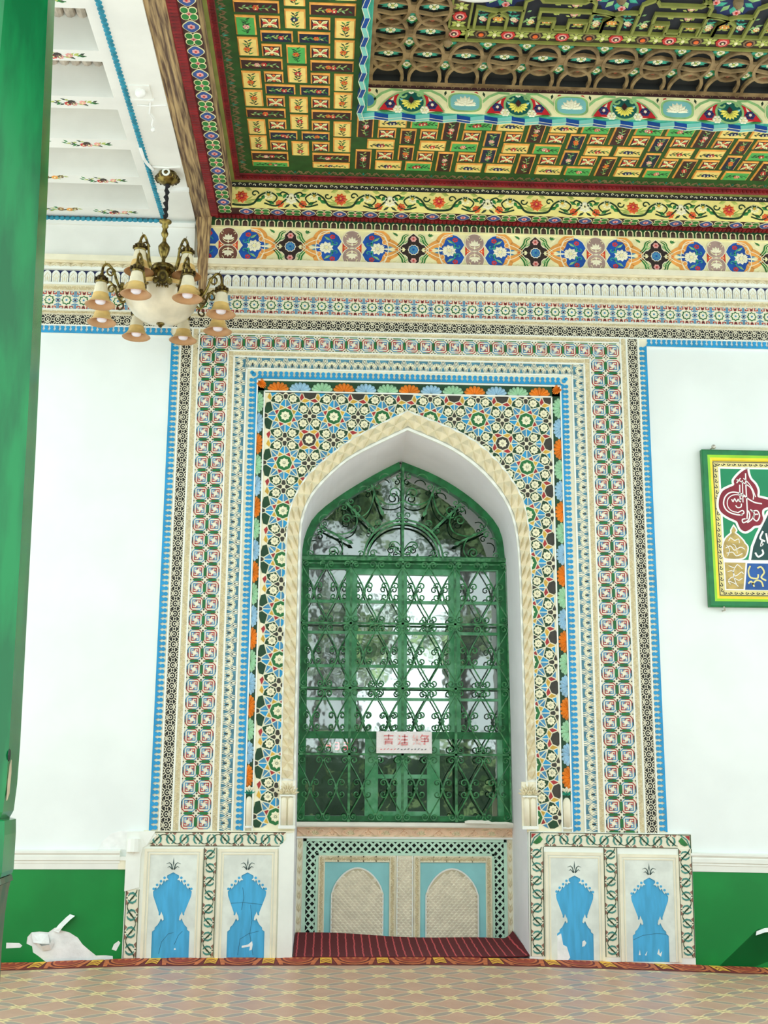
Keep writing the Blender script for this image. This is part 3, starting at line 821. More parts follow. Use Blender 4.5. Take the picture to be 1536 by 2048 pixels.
for i in range(6):
    xb = -.935+U*i
    if xb > FX1+.2: break
    place(CB1 if i == 0 else CB2, 'painted_medallion', fz_, WF(xb, 6.010, -.05))
    for s in (-1, 1):
        for me, d in ((CS, .196), (CO, .355)):
            x = xb+s*d
            if FX0+.1 < x < FX1: place(me, me.name, fz_, WF(x, 6.010, -.05, 0 if s > 0 else pi, 1.12, 1.0))
    if xb+U/2 < FX1: place(CK, 'painted_quatrefoil', fz_, WF(xb+U/2, 6.010, -.05))
g = G()
for s in (-1, 1):
    g.poly([(-.10, s*.05), (-.06, s*.15), (.02, s*.16), (.09, s*.06), (.05, s*.01), (-.10, s*.01)], 0, .0025, FBLUE); g.flower(.0, s*.11, .024, 5, .0025, .006, FRED); g.stroke(scroll(.0, s*.05, .03, 0, .9, s), .007, .0025, .005, LEAFT)
g.obj('painted_shield', fz_, WF(-1.10, 6.010, -.05))
g = G()
p = [(-.026, -.034), (.026, -.034), (.026, .006), (.018, .018), (0, .030), (-.018, .018), (-.026, .006)]
g.poly(p, .0, .0015, BROWNC); g.stroke(p[1:]+p[:1], .008, 0, .007, FCREAM)
g.lathe([(.012, -.03), (.014, .0), (.004, .016)], mat('niche_dark', (48, 36, 30), .7), 6, (0, 0, 0), 0, pi)
NI = g.data('small_arch')
n = int((FX1-FX0-.06)/.0792)
for i in range(n): place(NI, 'small_arch', fz_, WF(FX0+.092+.0792*i, 6.228, -.056))

# ================================================================== trim_10: weathered timber beam and post
g = G()
def beam(x0, x1, ya, yb_, z0, z1):
    n = 26; vs = []
    for i in range(n+1):
        y = ya+(yb_-ya)*i/n
        j = lambda: R.uniform(-.006, .006)
        vs += [(x0+j(), y, z1), (x0+j(), y, z0+.008+j()), (x0+.03, y, z0+j()*.6), (x1-.03, y, z0+j()*.6), (x1+j()*.5, y, z0+.012), (x1, y, z1)]
    g.add(vs, [[i*6+k, (i+1)*6+k, (i+1)*6+k+1, i*6+k+1] for i in range(n) for k in range(5)], WOOD)
beam(-1.238, -1.082, -5.4, 0, 6.258, 6.60)
bm = struct(g.obj('trim_10'), 'weathered timber beam with flaking brown paint beside the painted ceiling')
g = G(); n = 12; vs = []
for i in range(n+1):
    t = i/n; z = 5.46+(6.27-5.46)*t
    xl = -1.165-.058*t**.7+R.uniform(-.008, .008); xr = -1.128+.040*t**.8+R.uniform(-.004, .004)
    vs += [(xl, 0, z), (xl, -.085, z), (xr, -.09, z), (xr, 0, z)]
g.add(vs, [[i*4+k, i*4+k+1, (i+1)*4+k+1, (i+1)*4+k] for i in range(n) for k in range(3)]+[[3, 2, 1, 0]], POSTW)
g.obj('post', bm)
g = G(); g.box(-1.078, -1.062, -5.4, -.02, 6.262, 6.30, BLACK); g.obj('gap_shadow_strip', bm)  # solid black strip stands in for the shade of the groove

# ================================================================== painted ceiling
ZB = 6.575                                             # board field
def Lx(a): return -1.1526+a
YE = -5.4                                              # how far the porch roof reaches
g = G()
# stepped mouldings, far run (along X) and left run (along Y) share one mitred profile: (a, z, material of the strip that follows)
PROF = [(.060, 6.262, CRED), (.131, 6.272, CMAR), (.254, 6.272, mat('frieze_yellow', (250, 236, 146), .55, .1, scale=8)), (.254, 6.470, DGREEN), (.246, 6.474, BLACK), (.246, 6.520, OLIVE),
        (.276, 6.526, CRED), (.322, 6.568, CGREEN), (.400, 6.575, CGREEN), (1.345, ZB, DGREEN), (1.352, 6.55, LEAFT), (1.392, 6.552, LEAFT),
        (1.402, 6.560, FCREAM), (1.402, 6.765, CMAR), (1.392, 6.770, CMAR), (1.392, 6.800, LATT), (1.44, 6.805, BLACK), (1.44, 6.86, BLACK), (4.2, 6.86, BLACK)]
for (a, z, m_), (b, z2, _) in zip(PROF, PROF[1:]):
    g.add([(Lx(a), -a, z), (X1+.4, -a, z), (X1+.4, -b, z2), (Lx(b), -b, z2)], [[0, 1, 2, 3]], m_)
    ml = WOOD if (abs(a-.254) < .002 and abs(b-.254) < .002) else m_
    g.add([(Lx(a), -a, z), (Lx(b), -b, z2), (Lx(b), YE, z2), (Lx(a), YE, z)], [[0, 1, 2, 3]], ml)
g.box(-1.10, X1+.4, YE, .0, 6.95, 7.05, BROWNC)
ce = struct(g.obj('ceiling'), 'painted timber ceiling of panels, mouldings and a lattice recess')

# scalloped red mouldings: pieces too small to count
g = G()
def scal(a, z, r, far, pitch, drop):
    n = int(((X1+.3)-Lx(a))/pitch) if far else int((-YE-a-1.6)/pitch)
    for i in range(n):
        t = pitch*(i+.5)
        c = (Lx(a)+t, -a, z) if far else (Lx(a), -a-t, z)
        m_ = CRED
        vs = []
        for q in range(5):
            an = pi*q/4
            du = pitch*.46*math.cos(an); dz = -drop*math.sin(an)
            for e in (-.5, .5):
                vs.append((c[0]+du, c[1]+e*r, c[2]+dz) if far else (c[0]+e*r, c[1]+du, c[2]+dz))
        g.add(vs, [[q*2, q*2+1, q*2+3, q*2+2] for q in range(4)]+[[0, 2, 4, 6, 8], [9, 7, 5, 3, 1]], m_)
for far in (0, 1):
    scal(.096, 6.266, .060, far, .037, .012); scal(.299, 6.548, .040, far, .037, .014)
stuff(g.obj('red_scallops', ce))

def ceil_row(me, a, z, far, pitch, name, off=0., lim=None, flip=0):
    L = (X1+.2-Lx(a)) if far else 3.2
    n = int(L/pitch)
    for i in range(n):
        t = pitch*(i+.5)+off
        if far: M = CF(Lx(a)+t, -a, z)
        else: M = CF(Lx(a), -a-t, z, -pi/2)
        place(me, name, ce, M)
# flower medallion strip on the soffit
g = G()
p = [(.060*math.cos(t*pi/12)*(1+.08*math.cos(t*pi/12*4)), .056*math.sin(t*pi/12)*(1+.08*math.cos(t*pi/12*4))) for t in range(24)]
g.poly(p, 0, .004, FCREAM); g.poly([(x*.9, y*.88) for x, y in p], 0, .006, mat('medallion_slate', (52, 84, 150), .5, .15))
g.flower(0, 0, .028, 6, .006, .010, FPINK, FRED)
for s in (-1, 1):
    for q in (-1, 1):
        c = [(.1375+q*.034+.036*math.cos(t*pi/5), s*.027+.030*math.sin(t*pi/5)) for t in range(10)]
        g.poly(c, 0, .004, FCREAM); g.poly([(.1375+q*.034+(x-.1375-q*.034)*.8, s*.027+(y-s*.027)*.8) for x, y in c], 0, .006, LEAFG)
g.flower(.1375, 0, .020, 4, .006, .010, FPINK, FRED)
MED = g.data('flower_medallion')
ceil_row(MED, .193, 6.272, 0, .275, 'flower_medallion', .03); ceil_row(MED, .193, 6.272, 1, .275, 'flower_medallion', .05)
# interlaced strip beside the boards
g = G(); L = .30
for k in range(2):
    x = -L/4+k*L/2
    g.stroke(scroll(x-.03, .006, .022, -.5*pi, .9, 1), .008, 0, .005, CTAN); g.stroke(scroll(x+.03, .006, .022, -.5*pi, .9, -1), .008, 0, .005, CTAN)
    g.stroke([(x-.075, -.03), (x-.04, .028), (x, -.022), (x+.04, .028), (x+.075, -.03)], .007, 0, .005, CTAN)
    for a in (.25, .5, .75): g.leaf((x+.075*(1 if k == 0 else -1), -.03), (x+.075*(1 if k == 0 else -1)+.045*math.cos(a*pi), -.03+.06*math.sin(a*pi)), .024, 0, .006, LEAFT)
STR = g.data('scroll_strip')
ceil_row(STR, .358, 6.572, 0, .30, 'scroll_strip'); ceil_row(STR, .358, 6.572, 1, .30, 'scroll_strip')
# yellow frieze with vines (upright face)
g = G(); L = .857
g.flower(0, .005, .062, 9, 0, .008, FORD, None, 0, .9); g.flower(0, .010, .036, 7, .003, .011, FRED, FORA)
for s in (-1, 1):
    for a, l in ((.25, .10), (.12, .13), (.02, .10)): g.leaf((s*.02, -.05), (s*(.03+l*math.cos(a*pi)), -.055+l*math.sin(a*pi)), .022, 0, .004, LEAFY)
    V = catmull([(s*.0, -.075), (s*.10, -.06), (s*.16, .02), (s*.24, .055), (s*.31, .01), (s*.27, -.045), (s*.21, -.02)], 5)
    g.stroke(V, .016, 0, .004, LEAFD, taper=lambda t: 1.2-.7*t)
    g.stroke(catmull([(s*.20, -.05), (s*.30, -.075), (s*.37, -.03), (s*.41, .03), (s*.36, .06), (s*.33, .03)], 5), .013, 0, .004, LEAFD)
    g.stroke(scroll(s*.115, .035, .036, 0, .9, s), .011, 0, .004, LEAFD)
    for x, y, d, mm in ((.13, -.04, .6, LEAFG), (.17, -.02, 1.0, LEAFG), (.20, .03, .3, LEAFG), (.30, .05, -.5, LEAFG), (.29, -.06, 2.6, LEAFG), (.36, .0, .9, LEAFG), (.09, .07, 2.8, LEAFY), (.35, .075, 2.9, LEAFY)):
        g.leaf((s*x, y), (s*(x+.074*math.cos(d)), y+.070*math.sin(d)), .036, 0, .005, mm)
    g.flower(s*.235, .03, .048, 8, 0, .006, FCREAM, GOLD); g.flower(s*.335, -.052, .040, 7, 0, .006, FORD, FRED)
    g.flower(s*L/2, .0, .055, 8, 0, .006, FWHITE, FCREAM, 0, .9)
    for a in (.3, .7): g.leaf((s*L/2, -.05), (s*(L/2-.06*math.cos(a)), -.09), .02, 0, .004, LEAFD)
YF = g.data('vine_frieze')
for i in range(-1, 7): place(YF, 'vine_frieze', ce, WF(.06+.872*i, 6.372, -.254)) if -1.0 < .06+.872*i < X1+.5 and i >= 0 else None
g2 = G(); g2.v = list(g.v); g2.f = g.f; g2.fm = g.fm; g2.ms = g.ms
place(YF, 'vine_frieze', ce, WF(-.812+.30, 6.372, -.254)) if False else None
# first bay of the frieze, from the corner
half = G(); 
keep = [i for i, f in enumerate(g.f) if all(g.v[q][0] > -.085 for q in f)]
for i in keep:
    o = len(half.v); half.v += [g.v[q] for q in g.f[i]]; half.f.append(list(range(o, o+len(g.f[i])))); half.fm.append(half.mi(g.ms[g.fm[i]]))
half.obj('vine_frieze', ce, WF(-.812, 6.372, -.254))
g = G()                                                # white scrolls on the thin dark strip above it
for i in range(int(6.5/.045)):
    g.stroke(scroll(-.88+.045*i, 6.497+.004*(1 if i % 2 else -1), .016, (0 if i % 2 else pi), .75, 1 if i % 2 else -1, 7), .005, 0, .003, FWHITE)
stuff(g.obj('white_scroll_strip', ce, WF(0, 0, -.246)))

# ---- raised ceiling panels
def panel(w_, h_, kind, seed):
    g = G(); r = random.Random(seed); t = .011
    fill = dict(y=CYEL, g=CGRN, m=CMAR, n=CNAVY, r=CMAR)[kind]
    o = [(-w_/2, -h_/2), (w_/2, -h_/2), (w_/2, h_/2), (-w_/2, h_/2)]; i_ = [(x*(1-2*t/w_), y*(1-2*t/h_)) for x, y in o]
    g.add([(x, y, 0) for x, y in o]+[(x*.985, y*.985, .006) for x, y in o]+[(x, y, .013) for x, y in i_],
          [[a, (a+1) % 4, 4+(a+1) % 4, 4+a] for a in range(4)]+[[4+a, 4+(a+1) % 4, 8+(a+1) % 4, 8+a] for a in range(4)], CORA)
    g.add([(x, y, .013) for x, y in i_], [[0, 1, 2, 3]], fill)
    z = .013; z1 = .018
    dark = kind in 'yg'
    lm = [LEAFD, LEAFD, LEAFG] if dark else [LEAFL, LEAFY, LEAFG]
    if kind == 'r':
        for sx in (-1, 1):
            for sy in (-1, 1):
                g.leaf((0, 0), (sx*w_*.38, sy*h_*.36), .036, z, z1, FCREAM, .6); g.leaf((sx*w_*.1, sy*h_*.1), (sx*w_*.30, sy*h_*.28), .014, z+.003, z1+.004, LEAFY, .6)
            g.leaf((sx*.015, 0), (sx*w_*.36, 0), h_*.30, z, z1, FRED, .7); g.leaf((0, sx*.012), (0, sx*h_*.36), w_*.2, z, z1, FORD, .7)
        g.disc(0, 0, .012, z, z1+.006, FCREAM, 8)
        return g.data('ceiling_panel')
    L = max(w_, h_)*.36; hz = w_ > h_
    T = (lambda u, v: (u, v)) if hz else (lambda u, v: (-v, u))
    fl = [FRED, FORD, FPINK] if kind in 'mng' else [FRED, FORD, NAVY]
    br = min(w_, h_)*.30
    g.stroke([T(-L, -.01), T(-L*.4, .006), T(L*.2, -.006), T(L*.8, .004)], .004, z, z+.002, lm[0])
    for k in range(11):
        u = -L+2*L*k/10.; sd = 1 if k % 2 else -1; d = r.uniform(.4, 1.0)
        g.leaf(T(u-.008, 0), T(u+br*.75*math.cos(d), sd*br*math.sin(d)*1.1), .016, z, z1, r.choice(lm))
    for k in range(1 if L < .08 else 2):
        u = r.uniform(-.4, .4)*L; v = r.uniform(-.2, .2)*br; mm = r.choice(fl)
        a, b = T(u, v); g.flower(a, b, br*.62, 6, z+.001, z1+.003, mm, FCREAM if mm is not FORD else GOLD)
    return g.data('ceiling_panel')
C5 = [-.6375, -.468, -.2895, -.117, .0595]; CW = .146   # five courses across the band (A..E)
PCACHE = {}
def P(w_, h_, k, v):
    key = (round(w_, 3), round(h_, 3), k, v)
    if key not in PCACHE: PCACHE[key] = panel(w_, h_, k, hash(key) % 99991 if False else int(w_*7919+h_*104729+ord(k)*31+v*977))
    return PCACHE[key]
rp = random.Random(5)
def bay(t0, per, put):                                  # one period of the panel pattern; put(along_lo, along_hi, across_lo, across_hi, kinds)
    s = per/.67
    f = lambda q: t0+q*s
    Lo = lambda c: C5[c]-CW/2; Hi = lambda c: C5[c]+CW/2
    put(f(.0), f(.13), Lo(0), Hi(1), 'm'); put(f(.0), f(.13), Lo(3), Hi(4), 'm')
    for c in (0, 4): put(f(.165), f(.385), Lo(c), Hi(c), 'yyyyg' if rp.random() < .6 else 'y'); put(f(.415), f(.635), Lo(c), Hi(c), 'yg')
    for c in (1, 3): put(f(.165), f(.310), Lo(c), Hi(c), 'r'); put(f(.500), f(.637), Lo(c), Hi(c), 'r')
    mid = (C5[1]+C5[3])/2
    put(f(.345), f(.470), Lo(1), mid-.017, 'nnm'); put(f(.345), f(.470), mid+.017, Hi(3), 'nnm')
    put(f(.088), f(.308), Lo(2), Hi(2), 'yyyg'); put(f(.508-.0), f(.72), Lo(2), Hi(2), 'yyg')
def put_left(l0, l1, c0, c1, kinds):                     # along = towards the viewer
    if -l1 < YE+1.2: return
    k = rp.choice(kinds)
    place(P(c1-c0, l1-l0, k, rp.randrange(4)), 'ceiling_panel', ce, CF((c0+c1)/2, -(l0+l1)/2, ZB))
def put_far(l0, l1, c0, c1, kinds):
    if l1 > X1+.2: return
    k = rp.choice(kinds); a0 = .457+(-c1+.1325); a1 = .457+(-c0+.1325)
    place(P(l1-l0, a1-a0, k, rp.randrange(4)), 'ceiling_panel', ce, CF((l0+l1)/2, -(a0+a1)/2, ZB))
# left strip: bays step by .67 towards the viewer; the first row of the corner closes it
for i in range(6): bay(1.91-.67*2+.67*i, .67, put_left)
put_left(.457, .545, C5[0]-CW/2, C5[1]+CW/2, 'g')
put_left(.457, .545, C5[3]-CW/2, C5[4]+CW/2, 'y')
for i in range(9): bay(.178+.70*i, .70, put_far)

# ---- stepped blue and aqua bead along the lip of the recess
def beadblk(mm, sk):
    g = G(); a, b, h = .055, .018, .05
    g.add([(-a, -b-sk, 0), (a, -b+sk, 0), (a, b+sk, 0), (-a, b-sk, 0), (-a, -b-sk, h), (a, -b+sk, h), (a, b+sk, h), (-a, b-sk, h)],
          [[4, 5, 6, 7], [0, 1, 5, 4], [1, 2, 6, 5], [2, 3, 7, 6], [3, 0, 4, 7]], mm)
    for s in (-1, 1):
        g.stroke([(-a, s*b-sk), (a, s*b+sk)], .004, h, h+.002, FWHITE)
    return g.data('bead_block')
BA, BB = beadblk(BEADA, .012), beadblk(BEADB, -.012)
for i in range(30):
    t = 1.385+.109*i
    if t < 4.0: place(BA if i % 2 == 0 else BB, 'bead_block', ce, CF(Lx(1.352), -t, 6.565, -pi/2))
for i in range(52):
    x = .255+.1095*i
    if x < X1: place(BA if i % 2 == 0 else BB, 'bead_block', ce, CF(x, -1.368, 6.565))

# ---- upright frieze of the recess: crimson crescents and lotus medallions
g = G(); z = .003
def blob(cx, cy, rx, ry, lob, n=28, a0=0.): return [(cx+rx*math.cos(2*pi*i/n)*(1+.07*math.cos(lob*2*pi*i/n+a0)), cy+ry*math.sin(2*pi*i/n)*(1+.07*math.cos(lob*2*pi*i/n+a0))) for i in range(n)]
for s in (-1, 1):
    p = [(s*.235, -.085), (s*.20, -.03), (s*.15, .02), (s*.10, .052), (s*.065, .06), (s*.10, .0), (s*.10, -.05), (s*.085, -.085)]
    g.poly(p, 0, z, mat('crimson_paint', (206, 34, 44), .5, .15)); g.stroke(p[:5], .010, z, z+.002, LEAFL)
    g.flower(s*.150, -.035, .040, 6, z, z+.005, NAVY, FWHITE); g.leaf((s*.15, -.03), (s*.12, .03), .02, z, z+.004, FWHITE)
    g.flower(s*.095, -.078, .036, 6, z+.002, z+.007, FWHITE, FCREAM)
    g.leaf((s*.245, -.09), (s*.12, -.098), .025, 0, z+.004, LEAFG)
    g.stroke(scroll(s*.062, .045, .03, 0, .9, s), .014, z, z+.004, LEAFL)
    g.stroke([(s*.06, .08), (s*.14, .085), (s*.21, .05), (s*.27, -.01)], .018, 0, z, LEAFL)
    g.flower(s*.30, .075, .016, 5, 0, z, FRED, FRED); g.leaf((s*.25, .09), (s*.24, .045), .02, 0, z, LEAFD)
p = blob(0, -.015, .105, .085, 2, 28, pi)
g.poly(p, 0, z, mat('deep_teal_paint', (10, 92, 82), .5, .2)); g.stroke(p, .016, z, z+.003, LEAFL, True)
g.fan(0, -.005, .075, 9, -1.05*pi, .05*pi, z+.001, z+.008, mat('petal_yellow', (236, 222, 92), .5, .1), .85, .2)
g.poly([(-.02, .0), (.0, -.03), (.02, .0), (0, .03)], z, z+.010, CMAR)
for s in (-1, 1): g.leaf((s*.05, -.01), (s*.085, .015), .02, z, z+.005, AQUA)
for s in (-1, 1): g.leaf((0, .05), (s*.022, .085), .02, z, z+.004, FWHITE)
REC1 = g.data('crescent_medallion')
g = G()
p = blob(0, -.005, .135, .086, 4, 32, pi)
g.poly(p, 0, z, LEAFL); g.poly([(x*.84, y*.80) for x, y in p], 0, z+.002, mat('pale_teal_paint', (128, 192, 190), .5, .1)); g.stroke(p, .006, z, z+.003, FCREAM, True)
for r, n, a0 in ((.085, 7, 0.), (.06, 5, 0.), (.035, 3, 0.)): g.fan(0, -.035, r, n, .04*pi, .96*pi, z+.002, z+.009, FWHITE, .95, .1)
for s in (-1, 1): g.fan(s*.03, -.03, .055, 3, (.0 if s > 0 else .75)*pi, (.25 if s > 0 else 1.0)*pi, z+.002, z+.008, FWHITE, .9)
REC2 = g.data('lotus_medallion')
for i in range(7):
    x = .601+.857*i
    if x < X1: place(REC1, 'crescent_medallion', ce, WF(x, 6.664, -1.402, 0, 1.12, 1.06))
    if x+.43 < X1: place(REC2, 'lotus_medallion', ce, WF(x+.43, 6.664, -1.402, 0, 1.1, 1.1))
g = G(); g.poly(arc(0, -.02, .07, -.5*pi, .5*pi, 10), 0, z, LEAFL); g.poly(arc(0, -.02, .052, -.5*pi, .5*pi, 10), 0, z+.002, TBLUE)
g.obj('lotus_medallion', ce, WF(.255, 6.672, -1.402))
g = G()
for i in range(78):
    g.stroke(arc(.27+.07*i, 6.775, .032, .1*pi, .9*pi, 5), .006, 0, .003, CTAN)
stuff(g.obj('gilt_scale_line', ce, WF(0, 0, -1.392)))

# ---- lattice of interlaced wooden rings
g = G(); zz = 0; W_ = .024
rx, ry = .124, .185
g.stroke([(rx*math.cos(2*pi*i/20), ry*math.sin(2*pi*i/20)) for i in range(20)], W_, 0, .030, LATT, True)
RING = g.data('lattice_ring')
g = G()
for s in (-1, 1):
    g.stroke([(-.15, s*.035), (-.06, s*.06), (0, s*.075), (.06, s*.06), (.15, s*.035)], .018, 0, .026, LATT)
g.stroke([(-.15, .03), (-.15, -.03)], .035, 0, .024, LATT)
TIE = g.data('lattice_tie')
g = G()
for k in range(10): 
    a = k*pi/5; g.leaf((0, 0), (.10*math.cos(a), .045*math.sin(a)), .032, 0, .006, LEAFT, .6)
g.flower(0, 0, .040, 4, .004, .010, FWHITE, LEAFY, pi/4*0); g.leaf((-.085, 0), (.085, 0), .05, 0, .004, LEAFG)
EYE_ = g.data('leaf_boss')
g = G()
for k in range(8):
    a = k*pi/4; g.leaf((0, 0), (.072*math.cos(a), .072*math.sin(a)), .050, 0, .006, LEAFG if k % 2 else LEAFT, .6)
g.flower(0, 0, .034, 4, .004, .011, FWHITE, LEAFY)
STARB = g.data('star_boss')
g = G(); g.add([(-.05, 0, 0), (0, -.028, 0), (.05, 0, 0), (0, .028, 0), (0, 0, .018)], [[0, 1, 4], [1, 2, 4], [2, 3, 4], [3, 0, 4]], mat('boss_copper', (180, 84, 50), .45, .25))
DIA = g.data('copper_boss')
zl = 6.835
for r_ in range(4):
    a = 1.772+.2865*r_-.19*0
    for c in range(19):
        x = .400+.2985*c
        if x > X1: break
        inside = x > .86 and a > 1.9
        if not inside:
            place(RING, 'lattice_ring', ce, CF(x, -a, zl)); place(TIE, 'lattice_tie', ce, CF(x, -a, zl))
            place(EYE_, 'leaf_boss', ce, CF(x, -a, zl+.004))
            place(DIA, 'copper_boss', ce, CF(x, -a+.143, zl-.002))
        if not (x+.149 > .80 and a-.143 > 1.95) : place(STARB, 'star_boss', ce, CF(x+.149, -a+.143, zl+.004))
        if r_ == 0 and not inside: place(RING, 'lattice_ring', ce, CF(x, -a+.2865, zl)) if a-.2865 > 1.47 else None
# ---- inner field: rosette strip and green strapwork
g = G(); X2 = X1+.3
g.box(.825, X2, -2.135, -1.985, 6.83, 6.86, mat('strip_dark', (58, 50, 34), .6, .3)); g.box(.825, .965, -4.1, -1.985, 6.83, 6.86, mat('strip_dark', (58, 50, 34)))
for y in (-1.985, -2.13): g.box(.82, X2, y-.008, y+.008, 6.81, 6.86, OLIVE)
for x in (.825, .968): g.box(x-.008, x+.008, -4.1, -1.985, 6.81, 6.86, OLIVE)
g.box(.965, X2, -4.2, -2.13, 6.84, 6.86, mat('field_dark', (24, 26, 40), .6, .3))
inn = g.obj('inner_field', ce)
g = G(); g.poly(star(0, 0, .054, .048, 8), 0, .008, FRED); g.poly(star(0, 0, .036, .032, 8), 0, .011, FPINK); g.disc(0, 0, .022, 0, .013, CMAR, 10); g.disc(0, 0, .010, .013, .017, FCREAM, 8)
RO1 = g.data('red_rosette')
g = G(); g.poly(star(0, 0, .046, .042, 8), 0, .008, CTAN); g.poly(star(0, 0, .034, .03, 8), 0, .010, CMAR); g.disc(0, 0, .02, 0, .014, FORD, 10)
RO2 = g.data('brown_rosette')
g = G()
for k in range(6):
    a = k*pi/3+pi/6; g.leaf((0, 0), (.064*math.cos(a), .058*math.sin(a)), .034, 0, .007, LEAFY, .6)
g.disc(0, 0, .014, 0, .012, FCREAM, 6)
LV = g.data('yellow_leaf_spray')
kk = 0
x = .872
while x < X2:
    me = (RO1, LV, RO2, LV)[kk % 4]; place(me, me.name, ce, CF(x+.0, -2.058, 6.83)); kk += 1; x += .1015
for i in range(14):
    me = (LV, RO1, LV, RO2)[i % 4]; place(me, me.name, ce, CF(.893, -2.16-.1015*i, 6.83))
def spray(mm, w_, h_, seed, fm):
    g = G(); r = random.Random(seed)
    for k in range(12):
        u, v = r.uniform(-w_, w_), r.uniform(-h_, h_); a = r.uniform(0, 2*pi)
        g.leaf((u, v), (u+.04*math.cos(a), v+.04*math.sin(a)), .022, 0, .005, mm)
    for k in range(2): g.flower(r.uniform(-w_, w_)*.7, r.uniform(-h_, h_)*.7, .026, 6, .002, .008, r.choice(fm), FCREAM)
    return g.data('leaf_spray')
SP1 = spray(LEAFT, .03, .06, 3, [FPINK, FWHITE]); SP2 = spray(LEAFY, .10, .02, 4, [FORA, FPINK, TBLUE]); SP3 = spray(LEAFY, .03, .03, 5, [FORA])
SP4 = spray(LEAFL, .03, .09, 9, [FWHITE, FORA])
SAQ = mat('medallion_blue', (18, 34, 92), .5, .2)
for i in range(6):
    x0 = 1.169+.84*i
    if x0 > X2: break
    g = G(); H = .020
    S = lambda pts: g.stroke([(x-x0, -(y)) for x, y in [(x0+p[0], p[1]) for p in pts]], H, 0, .030, OLIVE)
    S([(-.058, -2.14), (-.058, -2.27), (0, -2.335), (.072, -2.275), (.072, -2.14)])
    S([(.178, -2.14), (.178, -2.47), (.26, -2.53)]); S([(.308, -2.14), (.308, -2.26), (.42, -2.26), (.42, -2.14)])
    S([(.300, -2.265), (.300, -2.365), (.680, -2.365)]); S([(.530, -2.14), (.530, -2.165), (.530, -2.25), (.665, -2.25), (.665, -2.14)])
    S([(.42, -2.165), (.53, -2.165)]); S([(.782, -2.14), (.782, -2.27), (.84, -2.335)])
    S([(0, -2.335), (.06, -2.37), (.178, -2.37)]); S([(.84-.0, -2.335), (.77, -2.37), (.68, -2.37), (.68, -2.47), (.60, -2.53)]); S([(.26, -2.53), (.30, -2.47), (.60, -2.47), (.66, -2.53)])
    S([(-.16, -2.14), (-.16, -2.37), (0, -2.335)])
    g.obj('strapwork', ce, CF(x0, 0, 6.840))
    g = G(); g.poly(star(0, 0, .22, .165, 8, pi/8), 0, .003, SAQ)
    for k in range(12):
        a = k*pi/6; g.leaf((.07*math.cos(a), .07*math.sin(a)), (.165*math.cos(a), .165*math.sin(a)), .05, .003, .010, LEAFT if k % 2 else LEAFL)
        if k % 3 == 0: g.flower(.15*math.cos(a+.26), .15*math.sin(a+.26), .032, 6, .004, .012, FPINK, FRED)
    g.lathe([(.0, .075), (.022, .068), (.036, .045), (.038, .02), (.03, 0)], CTAN, 12)
    g.obj('star_medallion', ce, CF(x0+.0, -2.545, 6.840))
    for me, dx, y in ((SP1, .12, -2.25), (SP1, -.11, -2.25), (SP3, .005, -2.21), (SP2, .49, -2.42), (SP2, .50, -2.31), (SP4, .24, -2.26), (SP3, .365, -2.20), (SP3, .60, -2.19), (SP4, .72, -2.25), (SP2, .45, -2.56)):
        if x0+dx > .98: place(me, 'leaf_spray', ce, CF(x0+dx, y, 6.840))
g = G(); g.lathe([(0, .055), (.025, .05), (.036, .03), (.03, .0)], CTAN, 12); BOS = g.data('wood_boss')
place(BOS, 'wood_boss', ce, CF(.83, -1.99, 6.815))

# ================================================================== plastered ceiling of the left bay
ZL = 6.25; ZT_ = 6.56
g = G()
ops = [(3.40, 3.013-.0, 0), (3.013, 2.556, 1), (2.428, 1.984, 1), (1.821, 1.385, 1), (1.238, .795, 1), (.658, .222, 1)]
xr, xl = -1.617, -3.6
ribs = [(.0, .222), (.658, .795), (1.238, 1.385), (1.821, 1.984), (2.428, 2.556), (3.013, 3.15)]
g.box(xr, -1.238, YE, 0, ZL, ZL+.40, CWHITE)
for a, b in ribs: g.box(xl, xr, -b, -a, ZL, ZL+.40, CWHITE)
g.box(xl, xr, YE, -3.60, ZL, ZL+.4, CWHITE)
g.box(xl-.3, xl, YE, 0, ZL, ZL+.4, CWHITE)
g.box(xl, xr, YE, 0, ZT_, ZT_+.06, mat('coffer_roof', (224, 218, 208), .8, .15))
lc = struct(g.obj('ceiling.001'), 'white plastered ceiling of coffers beside the painted one')
LOGM = mat('log_end', (196, 186, 172), .8, .25, scale=14)
g = G(); g.tube([(-.30, 0, 0), (-.1, 0, 0)], .03, LOGM, 9)
g = G(); g.lathe([(.0, -.42), (.036, -.42), (.038, 0), (.030, .012), (0, .014)], LOGM, 9); LOG = g.data('roof_pole')
for ya, x0, nn in ((-2.60, -1.66, 12), (-2.03, -1.66, 14)):
    for i in range(nn): place(LOG, 'roof_pole', lc, Matrix.Translation((x0-.082*i, ya+.04, ZT_-.03)) @ Matrix.Rotation(-pi/2, 4, 'X'))
